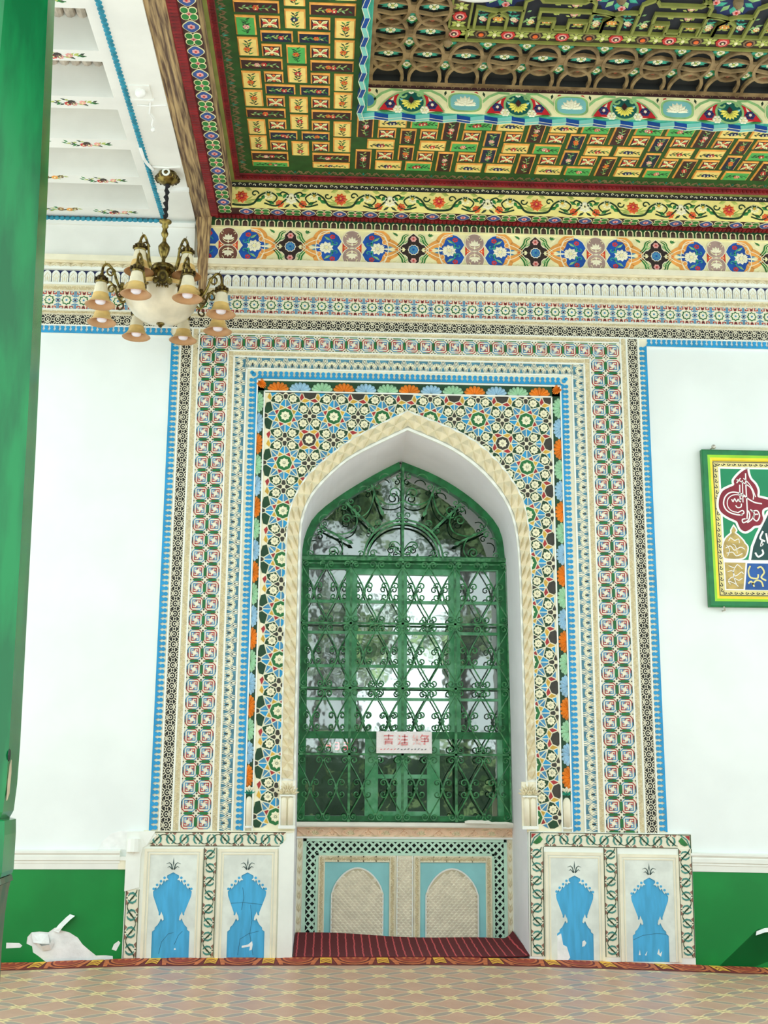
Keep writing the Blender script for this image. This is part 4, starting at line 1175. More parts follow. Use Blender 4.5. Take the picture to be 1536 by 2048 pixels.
# painted flower sprays on the ribs
def spr(seed, dark):
    g = G(); r = random.Random(seed)
    for k in range(26):
        u = r.uniform(-.17, .15); v = r.uniform(-.035, .035)*(1-abs(u)/.25); a = pi+r.uniform(-.9, .9) if u < 0 else r.uniform(-.9, .9)
        g.leaf((u, v), (u+.05*math.cos(a), v+.05*math.sin(a)), .02, 0, .002, r.choice([LEAFG, LEAFD, LEAFD if dark else LEAFY, LEAFY]))
    for k in range(4):
        g.flower(r.uniform(-.06, .13), r.uniform(-.02, .02), .028, 7, .001, .004, r.choice([FPINK, FRED, NAVY] if dark else [CTAN, FORA]), FCREAM)
    g.disc(.0, .0, .03, .0005, .003, DKTILE if dark else CTAN, 9)
    return g.data('painted_spray')
S1, S2 = spr(2, 1), spr(6, 0)
for (a, b), x in zip(ribs, (-1.925, -1.923, -1.943, -1.937, -1.909, -1.92)):
    y = -(a+b)/2-.0
    if a == 0: y = -.147
    place(S1 if a < 9 else S2, 'painted_spray', lc, CF(x, y, ZL)); place(S2 if a < .7 else S1, 'painted_spray', lc, CF(x-.47, y-.03, ZL))
# twisted teal rope mouldings
def rope(p0, p1, r, name):
    p0, p1 = Vector(p0), Vector(p1); L = (p1-p0).length; n = int(L/.045)
    d = (p1-p0)/L; gg = G()
    side = d.cross(Vector((0, 0, 1))).normalized()
    for i in range(n):
        c = p0+d*(L*(i+.5)/n); a = (d*.85+side*.5).normalized()
        gg.tube([c-a*.030, c-a*.018, c+a*.018, c+a*.030], r, ROPE, 6, rr=lambda t: r*(.45 if t in (0, 1) else 1.0))
    o = gg.obj(name, lc, None, True); return stuff(o)
rope((-1.519, -.05, ZL+.004), (-1.519, -4.2, ZL+.004), .019, 'rope_moulding')
rope((-3.4, -.045, 6.222), (-1.52, -.045, 6.222), .022, 'rope_moulding')
# ================================================================== dado blocks (trim_11, trim_12) and their carved panels
def shear(z0, k, x0):
    M = Matrix.Identity(4); M[2][0] = -k; M[2][3] = z0+k*x0
    return M
SHR = shear(-.012, .025, 1.655)
HALF = [(.0, .646), (.047, .622), (.049, .606), (.034, .588), (.052, .586), (.062, .572), (.066, .586), (.074, .584), (.080, .562), (.092, .548), (.096, .560), (.104, .556), (.110, .535),
        (.124, .520), (.128, .532), (.138, .526), (.142, .510), (.153, .500), (.149, .465), (.100, .338), (.101, .322), (.092, .318), (.086, .328), (.081, .348), (.074, .330), (.064, .312),
        (.060, .286), (.070, .280), (.080, .298), (.092, .272), (.106, .248), (.126, .230), (.128, .212), (.147, .198), (.147, 0)]
def dado_panel(xa, xb, pre, label, dmg):
    xc = (xa+xb)/2; Wd = xb-xa; hw = Wd/2
    root = tag(empty('dado_panel', pre @ Matrix.Translation((xc, -.03, 0))), label, 'panel', 'carved blue niche panels of the dado')
    B = pre @ WF(xc, 0, -.03)
    g = G()                                             # stepped frame
    for d0, d1, zz, mm in ((0, .022, .020, CREAM), (.022, .034, .010, WHITE), (.034, .044, .016, CREAM)):
        g.box(-hw+d0, -hw+d1, 0, .826-d0, 0, zz, mm); g.box(hw-d1, hw-d0, 0, .826-d0, 0, zz, mm)
        g.box(-hw+d1, hw-d1, .826-d1, .826-d0, 0, zz, mm)
    g.obj('frame', root, B)
    g = G(); e = hw-.044; T_ = .782
    wp = mat('panel_white', (228, 234, 224), .65, .12, scale=7)
    for s in (-1, 1):
        h = [(s*x, z) for x, z in HALF]
        g.poly([(0, T_), (s*e, T_), (s*e, 0)]+h[::-1], .0, .012, wp)
    for s in (-1, 1):
        for x, z in ((.066, .604), (.093, .578), (.122, .550), (.148, .520)): g.disc(s*x, z, .0105, .0121, .013, SKYB, 9)
    g.obj('pierced_board', root, B)
    g = G(); g.poly([(-.16, 0), (.16, 0), (.16, .66), (-.16, .66)], 0, .003, SKYB); g.obj('blue_backing', root, B)
    g = G(); dk = mat('sprig_dark', (66, 88, 84), .6)
    g.leaf((0, .685), (0, .760), .011, .0122, .016, dk)
    for s in (-1, 1):
        for r0, r1, y in ((.004, .046, .672), (.006, .056, .700)):
            g.stroke([(s*.006, .668), (s*.016, y+.006), (s*.032, y+.020), (s*r1, y+.010)], .008, .0122, .0145, dk, taper=lambda t: 1.3-1.1*t)
    g.obj('leaf_sprig', root, B)
    for pts, zz in dmg:
        g = G(); g.poly(pts, .003, zz, PL); g.obj('bare_patch', root, B)
    return root
def crack(root, B, lines):
    g = G(); cm = mat('crack_dark', (42, 92, 118), .8)
    for l in lines: g.stroke(l, .003, .003, .0036, cm)
    g.obj('crack', root, B)
g = G()
g.box(-1.566, -.236, -.03, 0, -.2, .960, WHITE); g.box(-1.44, -.238, -.036, 0, .952, .966, CREAM)
da = struct(g.obj('trim_11'), 'carved dado block left of the niche, patched with plain plaster at both corners')
row(T_DADO, -1.385, -.305, .901, .235, da, -.034)
row(T_DADO, 0.0, .515, -1.505, .235, da, -.034, 1, sv=.95); row(T_DADO, .005, .835, -.902, .235, da, -.034, 1, sv=.92)
g = G()                                                # repaired corner: lumps of plain plaster over the ornament
g.poly([(-1.57, .955), (-1.37, .962), (-1.335, .93), (-1.40, .86), (-1.44, .835), (-1.455, .76), (-1.455, .53), (-1.57, .50)], .030, .040, WHITE)
g.poly([(-1.475, .96), (-1.345, .96), (-1.41, .85)], .040, .046, WHITE)
g.poly([(-.235, .955), (-.245, .955), (-.36, .84), (-.352, .40), (-.355, .0), (-.235, 0)], .030, .042, WHITE)
g.poly([(-1.80, .815), (-1.77, .88), (-1.70, .94), (-1.63, .962), (-1.565, .962), (-1.565, .815)], 0, .004, PL)
g.tube([(-1.515, .80, .045), (-1.515, .90, .035)], .05, WHITE, 10); g.disc(-1.515, .80, .05, .01, .055, WHITE, 12, True)
g.obj('plaster_repair', da, WF(0, 0, 0))
p1 = dado_panel(-1.422, -.960, I4, 'blue niche panel left of the window niche, nearest the peeled green wall', [([(.03, .06), (.045, .062), (.04, .075), (.03, .07)], .0045)])
p2 = dado_panel(-.838, -.366, I4, 'cracked blue niche panel just left of the striped rug', [([(-.03, .09), (.02, .10), (.05, .125), (.056, .10), (.05, .06), (.03, .055), (.035, .085), (-.03, .075)], .0045)])
crack(p2, WF(-.602, 0, -.03), [[(-.035, .53), (-.025, .45), (-.04, .36)], [(-.14, .41), (-.02, .415), (.13, .40)], [(.03, .40), (.045, .28), (.03, .18), (.06, .02)], [(-.06, .02), (-.045, .14), (.02, .18), (.10, .2)]])
crack(p1, WF(-1.191, 0, -.03), [[(-.09, .03), (-.07, .12), (-.02, .18), (.02, .19)], [(.03, .1), (.06, .17), (.09, .2)]])
g = G()
g.add([(1.654, -.03, -.3), (2.993, -.03, -.3), (2.993, -.03, .96), (1.654, -.03, .96), (1.654, 0, -.3), (2.993, 0, -.3), (2.993, 0, .96), (1.654, 0, .96)],
      [[0, 1, 2, 3], [7, 6, 5, 4], [0, 3, 7, 4], [2, 1, 5, 6], [3, 2, 6, 7]], WHITE)
db = struct(g.obj('trim_12', None, SHR), 'carved dado block right of the niche with teal ogee borders')
row(T_DADO, 1.775, 2.875, .898, .235, db, -.034, pre=SHR)
for x in (1.717, 2.319, 2.934): row(T_DADO, .0, .84, x, .235, db, -.034, 1, pre=SHR, sv=1.0)
g = G()
for x, s in ((1.717, 1), (2.934, -1)):
    g.poly([(x-.056, .842), (x+.056, .842), (x+.056, .954), (x-.056, .954)], .028, .0301, CREAM)
    g.stroke([(x-s*.05, .842), (x-s*.05, .95), (x+s*.056, .95)], .006, .030, .034, DGREEN)
    g.poly([(x-s*.042, .942), (x-s*.005, .942), (x-s*.042, .905)], .03, .034, RED)
    g.poly([(x-s*.03, .87), (x+s*.0, .905), (x+s*.025, .93), (x+s*.05, .90), (x+s*.028, .872), (x+.0, .86)], .03, .035, LEAFG)
    g.stroke([(x-s*.045, .85), (x-s*.02, .91), (x+s*.03, .945)], .009, .03, .034, TEAL)
g.obj('corner_tile', db, SHR @ WF(0, 0, 0))
p3 = dado_panel(1.782, 2.259, SHR, 'blue niche panel right of the striped rug, white bare patch at its foot',
                [([(-.147, .0), (-.06, .0), (-.045, .02), (-.07, .10), (-.10, .115), (-.115, .20), (-.147, .18)], .0145), ([(.055, .10), (.075, .105), (.09, .13), (.075, .15), (.058, .14)], .0045)])
p4_ = dado_panel(2.388, 2.875, SHR, 'intact blue niche panel beside the green wall under the framed calligraphy',
                 [([(.05, .06), (.065, .10), (.07, .06), (.09, .08), (.08, .04)], .0042), ([(-.10, .05), (-.09, .09), (-.085, .05)], .0042), ([(-.05, .05), (-.03, .08), (-.04, .045)], .0042)])
crack(p4_, SHR @ WF(2.6315, 0, -.03), [[(-.14, .165), (-.06, .20), (.05, .215), (.14, .21)]])

# ================================================================== trim_13: panel under the window
SN = shear(0, .007, -.2)
Yp = YN+.02
def NF(x, z, d=0., rot=0., su=1., sv=1.): return SN @ WF(x, z, Yp-d, rot, su, sv)
g = G()
g.box(-.234, 1.652, Yp-.012, Yp, -.02, .87, WHITE)
g.box(-.240, 1.660, YN-.075, Yp+.04, .966, .998, SILL); g.box(-.240, 1.660, YN-.055, Yp, .955, .968, SILL); g.box(-.236, 1.656, Yp-.03, Yp, .868, .956, PINKC); g.box(-.238, 1.658, Yp-.045, Yp, .858, .874, WHITE)
np_ = struct(g.obj('trim_13', None, SN), 'plaster panel under the window with pierced screen and two scale-patterned arches')
g = G()                                                # pink carved band
for i in range(6):
    c = -.08+.31*i; z = .012
    for s in (-1, 1):
        g.stroke(scroll(c+s*.05, .0, .030, s*.3, 1.0, s, 12), .008, 0, z, PINKC); g.leaf((c+s*.015, .028), (c+s*.10, .022), .016, 0, z, CREAMD)
        g.stroke([(c+s*.09, -.03), (c+s*.12, .0), (c+s*.15, .02)], .008, 0, z, PINKC); g.leaf((c+s*.06, -.03), (c+s*.13, -.028), .012, 0, z, CREAMD)
    g.fan(c, -.03, .05, 5, .1*pi, .9*pi, 0, z, CREAMD, .8); g.flower(c+.155, 0, .03, 6, 0, z, PINKC)
g.obj('carved_band', np_, NF(0, .912, .03))
for x in (-.207, 1.628):
    g = G(); g.poly([(-.027, 0), (.027, 0), (.027, .858), (-.027, .858)], 0, .012, CREAM)
    for i in range(8):
        for s in (-1, 1):
            g.leaf((0, .03+.105*i), (s*.018, .09+.105*i), .018, .012, .024, CREAMD); g.leaf((s*.004, .06+.105*i), (-s*.014, .115+.105*i), .012, .012, .022, CREAMD)
    g.stroke([(-.026, 0), (-.026, .858)], .006, .012, .02, WHITE); g.stroke([(.026, 0), (.026, .858)], .006, .012, .02, WHITE)
    g.obj('carved_strip', np_, NF(x, 0, .012))
MINT = mat('mint_paint', (196, 232, 208), .6, .08)
g = G(); g.box(-.165, 1.59, .0, .848, 0, .002, mat('hole_dark_black', (14, 18, 16), .9)); g.obj('screen_dark_sheet', np_, NF(0, 0, .012))  # black sheet behind the screen paints the dark of its holes
g = G(); p = .0652
def ringcell(cx, cy):
    o = [(cx+p/2, cy), (cx, cy+p/2), (cx-p/2, cy), (cx, cy-p/2)]; i_ = [(cx+(x-cx)*.60, cy+(y-cy)*.60) for x, y in o]
    g.add([(x, y, .012) for x, y in o]+[(x, y, .012) for x, y in i_]+[(x, y, .002) for x, y in i_], [[a, (a+1) % 4, 4+(a+1) % 4, 4+a] for a in range(4)]+[[4+a, 4+(a+1) % 4, 8+(a+1) % 4, 8+a] for a in range(4)], MINT)
for i in range(27):
    for j in range(-1, 28):
        cx = -.126+p/2*i*2; cy = .806-p*.5*j
        for q in (0, 1):
            x = cx+(p/2 if j % 2 else 0)
        x = -.1255+p*i+(p/2 if j % 2 else 0); y = .818-p/2*(j+.5)
        if y < .0 or x > 1.57: continue
        if (-.155 < x < -.055 or 1.482 < x < 1.58) or y > .735: ringcell(x, y)
stuff(g.obj('pierced_screen', np_, NF(0, 0, .014)))
g = G()
for x0, x1, z0, z1 in ((-.180, -.150, 0, .858), (1.575, 1.602, 0, .858), (-.18, 1.6, .832, .860), (-.066, -.044, 0, .736), (1.470, 1.492, 0, .736), (-.066, 1.492, .716, .738)): g.box(x0, x1, z0, z1, 0, .020, MINT)
g.box(-.05, 1.476, 0, .722, .0, .010, CREAM)
g.obj('screen_frame', np_, NF(0, 0, .014))
g = G()                                                # fish scale
n = 6; r_ = .0225
vs = [(0, 0, .014)]+[(r_*math.cos(-pi*t/n), r_*1.05*math.sin(-pi*t/n)-.004, .006) for t in range(n+1)]+[(r_*.0, .012, .004)]
g.add(vs, [[0, i+2, i+1] for i in range(n)]+[[0, 1, n+2], [0, n+2, n+1]], mat('scale_cream', (236, 228, 202), .6, .10, scale=14))
SC = g.data('fish_scale')
def archtop(x, xc, hw, zs, zt):
    t = abs(x-xc)/hw
    return zs+(zt-zs)*(max(0, 1-t**1.9))**.72 if t < 1 else zs
for (x0, x1, a0, a1, az, zt, k) in ((-.044, .628, .075, .518, .455, .612, 0), (.786, 1.470, .892, 1.346, .445, .608, 1)):
    g = G(); w_ = .056
    for bx0, bx1, bz0, bz1 in ((x0, x0+w_, 0, .716), (x1-w_, x1, 0, .716), (x0+w_, x1-w_, .716-w_, .716)): g.box(bx0, bx1, bz0, bz1, 0, .008, CREAM)
    fr = g.obj('carved_frame', np_, NF(0, 0, .024))
    for x in (x0+w_/2, x1-w_/2):
        for i in range(6): place(T_LEAF, 'carved_tile', fr, NF(x, .06+.12*i-.02, .032, pi/2, 1, .8))
    for i in range(5): place(T_LEAF, 'carved_tile', fr, NF(x0+w_+.06+(x1-x0-2*w_-.12)*i/4, .716-w_/2, .032, 0, 1, .8))
    g = G(); xc, hw = (a0+a1)/2, (a1-a0)/2
    g.box(x0+w_, x1-w_, 0, .716-w_, 0, .003, AQUA); fld = g.obj('aqua_field', np_, NF(0, 0, .024))
    g = G(); top = [(a0+(a1-a0)*i/20, archtop(a0+(a1-a0)*i/20, xc, hw, az-.06, zt)) for i in range(21)]
    pa = [(a0, 0)]+top+[(a1, 0)]
    g.poly(pa, 0, .008, mat('scale_ground', (212, 200, 168), .7, .1)); g.stroke(pa, .012, .004, .012, WHITE)
    ar = g.obj('scale_arch', np_, NF(0, 0, .027))
    for j in range(28):
        for i in range(12):
            x = a0+.02+.0405*i+(.02 if j % 2 else 0); z = .022+.0215*j
            if x < a1-.014 and z < archtop(x, xc, hw, az-.06, zt)-.022: place(SC, 'fish_scale', ar, NF(x, z, .033))
g = G(); g.box(.634, .780, 0, .722, 0, .004, CREAM); g.stroke([(.640, 0), (.640, .716)], .01, 0, .012, WHITE); g.stroke([(.775, 0), (.775, .716)], .01, 0, .012, WHITE)
st_ = g.obj('scale_strip', np_, NF(0, 0, .024))
for j in range(32):
    for i in range(3):
        x = .666+.0405*i+(.02 if j % 2 else 0)-.01
        if x < .765: place(SC, 'fish_scale', st_, NF(x, .022+.0215*j, .028))

# ================================================================== striped rug in the niche
RUGM = mat('rug_maroon', (92, 18, 26), .95, .25, scale=30)
def rugmat():
    M = bpy.data.materials.new('rug_striped'); M.use_nodes = True; nt = M.node_tree; b = nt.nodes['Principled BSDF']; b.inputs['Roughness'].default_value = .95
    uv = nt.nodes.new('ShaderNodeUVMap'); sx = nt.nodes.new('ShaderNodeSeparateXYZ'); nt.links.new(uv.outputs[0], sx.inputs[0])
    def mth(op, a, b_=None):
        n = nt.nodes.new('ShaderNodeMath'); n.operation = op
        for k, q in enumerate((a, b_)):
            if q is None: continue
            if isinstance(q, (int, float)): n.inputs[k].default_value = q
            else: nt.links.new(q, n.inputs[k])
        return n.outputs[0]
    nz = nt.nodes.new('ShaderNodeTexNoise'); nz.inputs['Scale'].default_value = 9; nt.links.new(uv.outputs[0], nz.inputs['Vector'])
    u = mth('ADD', mth('MULTIPLY', sx.outputs[0], 28.0), mth('MULTIPLY', nz.outputs['Fac'], .25))
    f = mth('LESS_THAN', mth('ABSOLUTE', mth('SUBTRACT', mth('FRACT', u), .5)), .085)
    n2 = nt.nodes.new('ShaderNodeTexNoise'); n2.inputs['Scale'].default_value = 60; nt.links.new(uv.outputs[0], n2.inputs['Vector'])
    f2 = mth('MULTIPLY', f, mth('ADD', n2.outputs['Fac'], .25))
    mx = nt.nodes.new('ShaderNodeMix'); mx.data_type = 'RGBA'; mx.inputs['A'].default_value = (*lin((98, 22, 30)), 1); mx.inputs['B'].default_value = (*lin((226, 92, 96)), 1)
    nt.links.new(f2, mx.inputs['Factor']); nt.links.new(mx.outputs['Result'], b.inputs['Base Color'])
    return M
RS = rugmat(); MATS['rug_striped'] = RS
def rugz(u, v):                                        # u along the niche, v from back (0) to front (1)
    back = .072-.058*u+.008*math.sin(9*u)
    z = back*(1-v)**1.6+.004+.006*math.sin(7*u+2)*v*(1-v)
    c = max(0, (u-.955)/.045)
    return z+.055*c*c*(1-v)+.012*c
def rugp(u, v, dz=0.):
    x = -.228+1.872*u+(.03*u*v*v if u > .95 else 0)
    return (x, .752-.775*v-.015*math.sin(3*u), rugz(u, v)+dz-.004)
g = G(); g.grid(lambda u, v: rugp(u, v, .008), 60, 14, RS, True); g.grid(lambda u, v: rugp(1-u, v, 0), 60, 14, RS, True)
for k in range(60):
    a, b = rugp(k/60, 1), rugp((k+1)/60, 1)
    g.add([a, b, (b[0], b[1], b[2]+.008), (a[0], a[1], a[2]+.008)], [[0, 1, 2, 3]], RUGM)
    a, b = rugp(k/60, 0), rugp((k+1)/60, 0)
    g.add([b, a, (a[0], a[1], a[2]+.008), (b[0], b[1], b[2]+.008)], [[0, 1, 2, 3]], RUGM)
tag(g.obj('rug', None, None, True), 'maroon striped runner with a curled corner lying in the window niche', 'rug')

# ================================================================== carpet over the floor
def carpetmat():
    M = bpy.data.materials.new('carpet_diamonds'); M.use_nodes = True; nt = M.node_tree; b = nt.nodes['Principled BSDF']
    b.inputs['Roughness'].default_value = .55; b.inputs['Coat Weight'].default_value = .5; b.inputs['Coat Roughness'].default_value = .3
    ge = nt.nodes.new('ShaderNodeNewGeometry'); sx = nt.nodes.new('ShaderNodeSeparateXYZ'); nt.links.new(ge.outputs['Position'], sx.inputs[0])
    def mth(op, a, b_=None, c=None):
        n = nt.nodes.new('ShaderNodeMath'); n.operation = op
        for k, q in enumerate((a, b_, c)):
            if q is None: continue
            if isinstance(q, (int, float)): n.inputs[k].default_value = q
            else: nt.links.new(q, n.inputs[k])
        return n.outputs[0]
    X = mth('MULTIPLY', sx.outputs[0], 1/.425); Y = mth('MULTIPLY', sx.outputs[1], 1/.40)
    U_ = mth('ADD', X, Y); V_ = mth('SUBTRACT', X, Y)
    def line(a, t):
        d = mth('ABSOLUTE', mth('SUBTRACT', mth('FRACT', mth('ADD', a, .5)), .5))
        l = mth('SINE', mth('MULTIPLY', mth('FRACT', t), pi))
        w_ = mth('ADD', mth('MULTIPLY', mth('POWER', l, 1.4), .115), .0)
        grey = mth('LESS_THAN', d, w_)
        yel = mth('MULTIPLY', mth('LESS_THAN', d, mth('ADD', w_, .035)), 1.0)
        near = mth('LESS_THAN', l, .62)
        return grey, yel, near, d
    g1, y1, n1, d1 = line(U_, V_); g2, y2, n2, d2 = line(V_, U_)
    yel = mth('MAXIMUM', mth('MULTIPLY', mth('LESS_THAN', d1, .085), n1), mth('MULTIPLY', mth('LESS_THAN', d2, .085), n2))
    yl = mth('MAXIMUM', mth('MAXIMUM', y1, y2), 0)
    grey = mth('MULTIPLY', mth('MAXIMUM', g1, g2), mth('SUBTRACT', 1.0, mth('MULTIPLY', yel, 1)))
    core = mth('MAXIMUM', mth('MULTIPLY', mth('LESS_THAN', d1, .02), n1), mth('MULTIPLY', mth('LESS_THAN', d2, .02), n2))
    nz = nt.nodes.new('ShaderNodeTexNoise'); nz.inputs['Scale'].default_value = 5; nz.inputs['Detail'].default_value = 6; nt.links.new(ge.outputs['Position'], nz.inputs['Vector'])
    def mix(a, bb, f):
        mx = nt.nodes.new('ShaderNodeMix'); mx.data_type = 'RGBA'
        for nm, q in (('A', a), ('B', bb)):
            if isinstance(q, tuple): mx.inputs[nm].default_value = (*lin(q), 1)
            else: nt.links.new(q, mx.inputs[nm])
        nt.links.new(f, mx.inputs['Factor']); return mx.outputs['Result']
    c = mix((182, 134, 112), (212, 166, 140), nz.outputs['Fac'])
    c = mix(c, (236, 214, 168), mth('MULTIPLY', yl, .6))
    c = mix(c, (150, 134, 126), mth('MULTIPLY', grey, .85))
    c = mix(c, (248, 224, 160), mth('MULTIPLY', yel, .85))
    c = mix(c, (120, 84, 60), mth('MULTIPLY', core, .6))
    nt.links.new(c, b.inputs['Base Color'])
    return M
CM = carpetmat(); MATS['carpet_diamonds'] = CM
g = G()
cxs = [-4.2+10.4*i/52 for i in range(53)]; cys = [-.026, -.10, -.20, -.30, -.36, -.6, -1.0, -1.6, -2.3, -3.4, -6.1]
vs = [(x, y, fz(x, y)) for y in cys for x in cxs]; n = len(cxs)
g.add(vs, [[j*n+i, (j+1)*n+i, (j+1)*n+i+1, j*n+i+1] for j in range(len(cys)-1) for i in range(n-1)], CM)
cp = tag(g.obj('carpet'), 'brown carpet with a lattice of pale diamonds covering the porch floor', 'carpet')
BRD = mat('carpet_border', (122, 36, 34), .85, .3, scale=12); BO = mat('carpet_rust', (214, 116, 66), .85, .25, scale=16); BY = mat('carpet_gold', (246, 190, 66), .85, .2, scale=14); BR2 = mat('carpet_brick', (170, 66, 42), .85, .25, scale=16)
g = G()
def strip(y0, y1, x0, x1, mm, dz, n=1):
    for i in range(n):
        a, b = x0+(x1-x0)*i/n, x0+(x1-x0)*(i+1)/n
        g.add([(a, y0, fz(a, y0)+dz), (a, y1, fz(a, y1)+dz), (b, y1, fz(b, y1)+dz), (b, y0, fz(b, y0)+dz)], [[0, 1, 2, 3]], mm)
strip(-.026, -.365, -4.2, 6.2, BRD, .002, 52)
def cpoly(pts, mm, dz):
    n = len(pts); a = sum(pts[i][0]*pts[(i+1) % n][1]-pts[(i+1) % n][0]*pts[i][1] for i in range(n))
    if a < 0: pts = pts[::-1]
    g.add([(x, y, fz(x, y)+dz) for x, y in pts], [list(range(n))], mm)
pt = .444
for i in range(-10, 14):
    xc = -1.31+.01+pt*i
    if not -3.9 < xc < 5.8: continue
    cpoly([(xc-.045, -.027), (xc+.045, -.027), (xc+.045, -.30), (xc, -.24), (xc-.045, -.30)], BY, .005)
    for q in (.05, .12): 
        cpoly([(xc-.040, -.30+q), (xc, -.235+q), (xc+.040, -.30+q), (xc+.040, -.275+q), (xc, -.21+q), (xc-.040, -.275+q)], BR2, .006)
    xs = xc+pt/2
    for r0, mm, dz in ((.155, BO, .004), (.135, BRD, .005), (.120, BO, .006), (.105, BR2, .007)):
        cpoly([(xs-r0, -.027)]+[(xs-r0*math.cos(pi*t/10), -.027-.315*(r0/.155)*math.sin(pi*t/10)) for t in range(1, 10)]+[(xs+r0, -.027)], mm, dz)
    for u in (-.05, 0, .05): cpoly([(xs+u-.02, -.06), (xs+u, -.03), (xs+u+.02, -.06), (xs+u, -.13)], BO, .008)
    cpoly([(xc+.05, -.027), (xc+.09, -.027), (xc+.12, -.34), (xc+.09, -.34)], BO, .004); cpoly([(xc-.05, -.027), (xc-.09, -.027), (xc-.12, -.34), (xc-.09, -.34)], BO, .004)
g.obj('border', cp)

# ================================================================== window_1
root = struct(empty('window_1', Matrix.Translation((.7, .8, 1.0))), 'green arched window with small panes')
def glassmat(name, refl, tint, dust):
    M = bpy.data.materials.new(name); M.use_nodes = True; nt = M.node_tree; nt.nodes.remove(nt.nodes['Principled BSDF'])
    o = nt.nodes['Material Output']; t = nt.nodes.new('ShaderNodeBsdfTransparent'); t.inputs[0].default_value = (*tint, 1)
    gl = nt.nodes.new('ShaderNodeBsdfGlossy'); gl.inputs['Roughness'].default_value = .03; gl.inputs[0].default_value = (.92, 1, .96, 1)
    df = nt.nodes.new('ShaderNodeBsdfDiffuse'); df.inputs[0].default_value = (.42, .50, .47, 1)
    ge = nt.nodes.new('ShaderNodeNewGeometry'); nz = nt.nodes.new('ShaderNodeTexNoise'); nz.inputs['Scale'].default_value = 3.2; nz.inputs['Detail'].default_value = 3
    nt.links.new(ge.outputs['Position'], nz.inputs['Vector']); bp = nt.nodes.new('ShaderNodeBump'); bp.inputs['Strength'].default_value = .05; bp.inputs['Distance'].default_value = .03
    nt.links.new(nz.outputs['Fac'], bp.inputs['Height']); nt.links.new(bp.outputs['Normal'], gl.inputs['Normal'])
    m1 = nt.nodes.new('ShaderNodeMixShader'); m1.inputs[0].default_value = refl; nt.links.new(t.outputs[0], m1.inputs[1]); nt.links.new(gl.outputs[0], m1.inputs[2])
    m2 = nt.nodes.new('ShaderNodeMixShader'); m2.inputs[0].default_value = dust; nt.links.new(m1.outputs[0], m2.inputs[1]); nt.links.new(df.outputs[0], m2.inputs[2])
    nt.links.new(m2.outputs[0], o.inputs[0]); MATS[name] = M; return M
GL = glassmat('window_glass', .72, (.75, .85, .82), .03); GLD = glassmat('window_glass_dusty', .34, (.6, .72, .70), .16); GLF = glassmat('fanlight_glass', .30, (.8, .9, .86), .01); GLT = glassmat('window_glass_clear', .42, (.8, .9, .86), .02)
g = G(); cz = (.69, 2.2)
for half, s in ((WIN_L, 0), (WIN_R, 1)):
    a = resample(half, 40); n = len(a)
    ins = []
    for i in range(n):
        p_, q_ = a[max(i-1, 0)], a[min(i+1, n-1)]; dx, dz = q_[0]-p_[0], q_[1]-p_[1]; l = math.hypot(dx, dz)
        nx, nz = (dz/l, -dx/l) if s else (-dz/l, dx/l)
        if s: nx, nz = (dz/l, -dx/l)
        ix, iz = (a[i][0]+nx*.066*(1 if (nx*(.69-a[i][0])+nz*(2.2-a[i][1])) > 0 else -1), a[i][1]+nz*.066*(1 if (nx*(.69-a[i][0])+nz*(2.2-a[i][1])) > 0 else -1))
        ins.append((ix, iz))
    ins[0] = (.663, ins[0][1]-.015)
    a = [(x+(.02 if s else -.02), z+.02) for x, z in a]
    st = [(a, .765), (ins, .765), (ins, .86)]
    vs = [(x, y, z) for c, y in st for x, z in c]
    fs = [[j*n+i, j*n+i+1, (j+1)*n+i+1, (j+1)*n+i] for j in range(2) for i in range(n-1)]
    g.add(vs, [f[::-1] for f in fs] if s else fs, WFRAME)
g.box(-.24, 1.66, .772, .85, 3.245, 3.365, WFRAME); g.box(-.24, 1.66, .772, .85, 1.0, 1.046, WFRAME); g.box(-.24, 1.66, .775, .85, 1.712, 1.775, WFRAME)
g.box(.672, .692, .79, .85, 3.36, 4.19, WFRAME)
g.obj('frame', root)
cols = [(-.176, .166), (.271, .644), (.726, 1.110), (1.212, 1.551)]
rows = [(2.953, 3.235), (2.670, 2.926), (2.368, 2.644), (2.073, 2.342), (1.774, 2.049)]
edges = [(-.24, .218), (.218, .685), (.685, 1.161), (1.161, 1.66)]
def pane(x0, x1, z0, z1, par, mm):
    g = G(); g.add([(x0, .815, z0), (x1, .815, z0), (x1, .815, z1), (x0, .815, z1)], [[0, 1, 2, 3]], mm); g.obj('pane', par)
for c, ((x0, x1), (e0, e1)) in enumerate(zip(cols, edges)):
    top = 3.19 if c in (1, 2) else 3.235
    g = G(); e0 += .002; e1 -= .002
    g.box(e0, x0, .780, .845, 1.774, 3.245, SASH); g.box(x1, e1, .780, .845, 1.774, 3.245, SASH); g.box(x0, x1, .780, .845, top, 3.245, SASH)
    for k in range(4): g.box(x0, x1, .790, .84, rows[k+1][1], rows[k][0], SASH)
    s = g.obj('sash', root)
    for k, (z0, z1) in enumerate(rows):
        mm = GL if c in (1, 2) else GLD
        pane(x0, x1, z0, min(z1, top), s, mm)
g = G()                                                # lower lights
for b in ((-.24, -.176, 1.046, 1.712), (.355, .471, 1.046, 1.712), (.636, .734, 1.046, 1.60), (.908, 1.02, 1.046, 1.712), (1.537, 1.66, 1.046, 1.712), (.471, .908, 1.572, 1.712), (.471, .636, 1.366, 1.402), (.734, .908, 1.366, 1.402), (.471, .636, 1.046, 1.084), (.734, .908, 1.046, 1.084)):
    g.box(b[0], b[1], .785, .845, b[2], b[3], SASH)
s = g.obj('sash', root)
for b in ((-.176, .355, 1.046, 1.712), (.471, .636, 1.402, 1.572), (.734, .908, 1.402, 1.572), (.471, .636, 1.084, 1.366), (.734, .908, 1.084, 1.366), (1.02, 1.537, 1.046, 1.712)): pane(b[0], b[1], b[2], b[3], s, GLT)
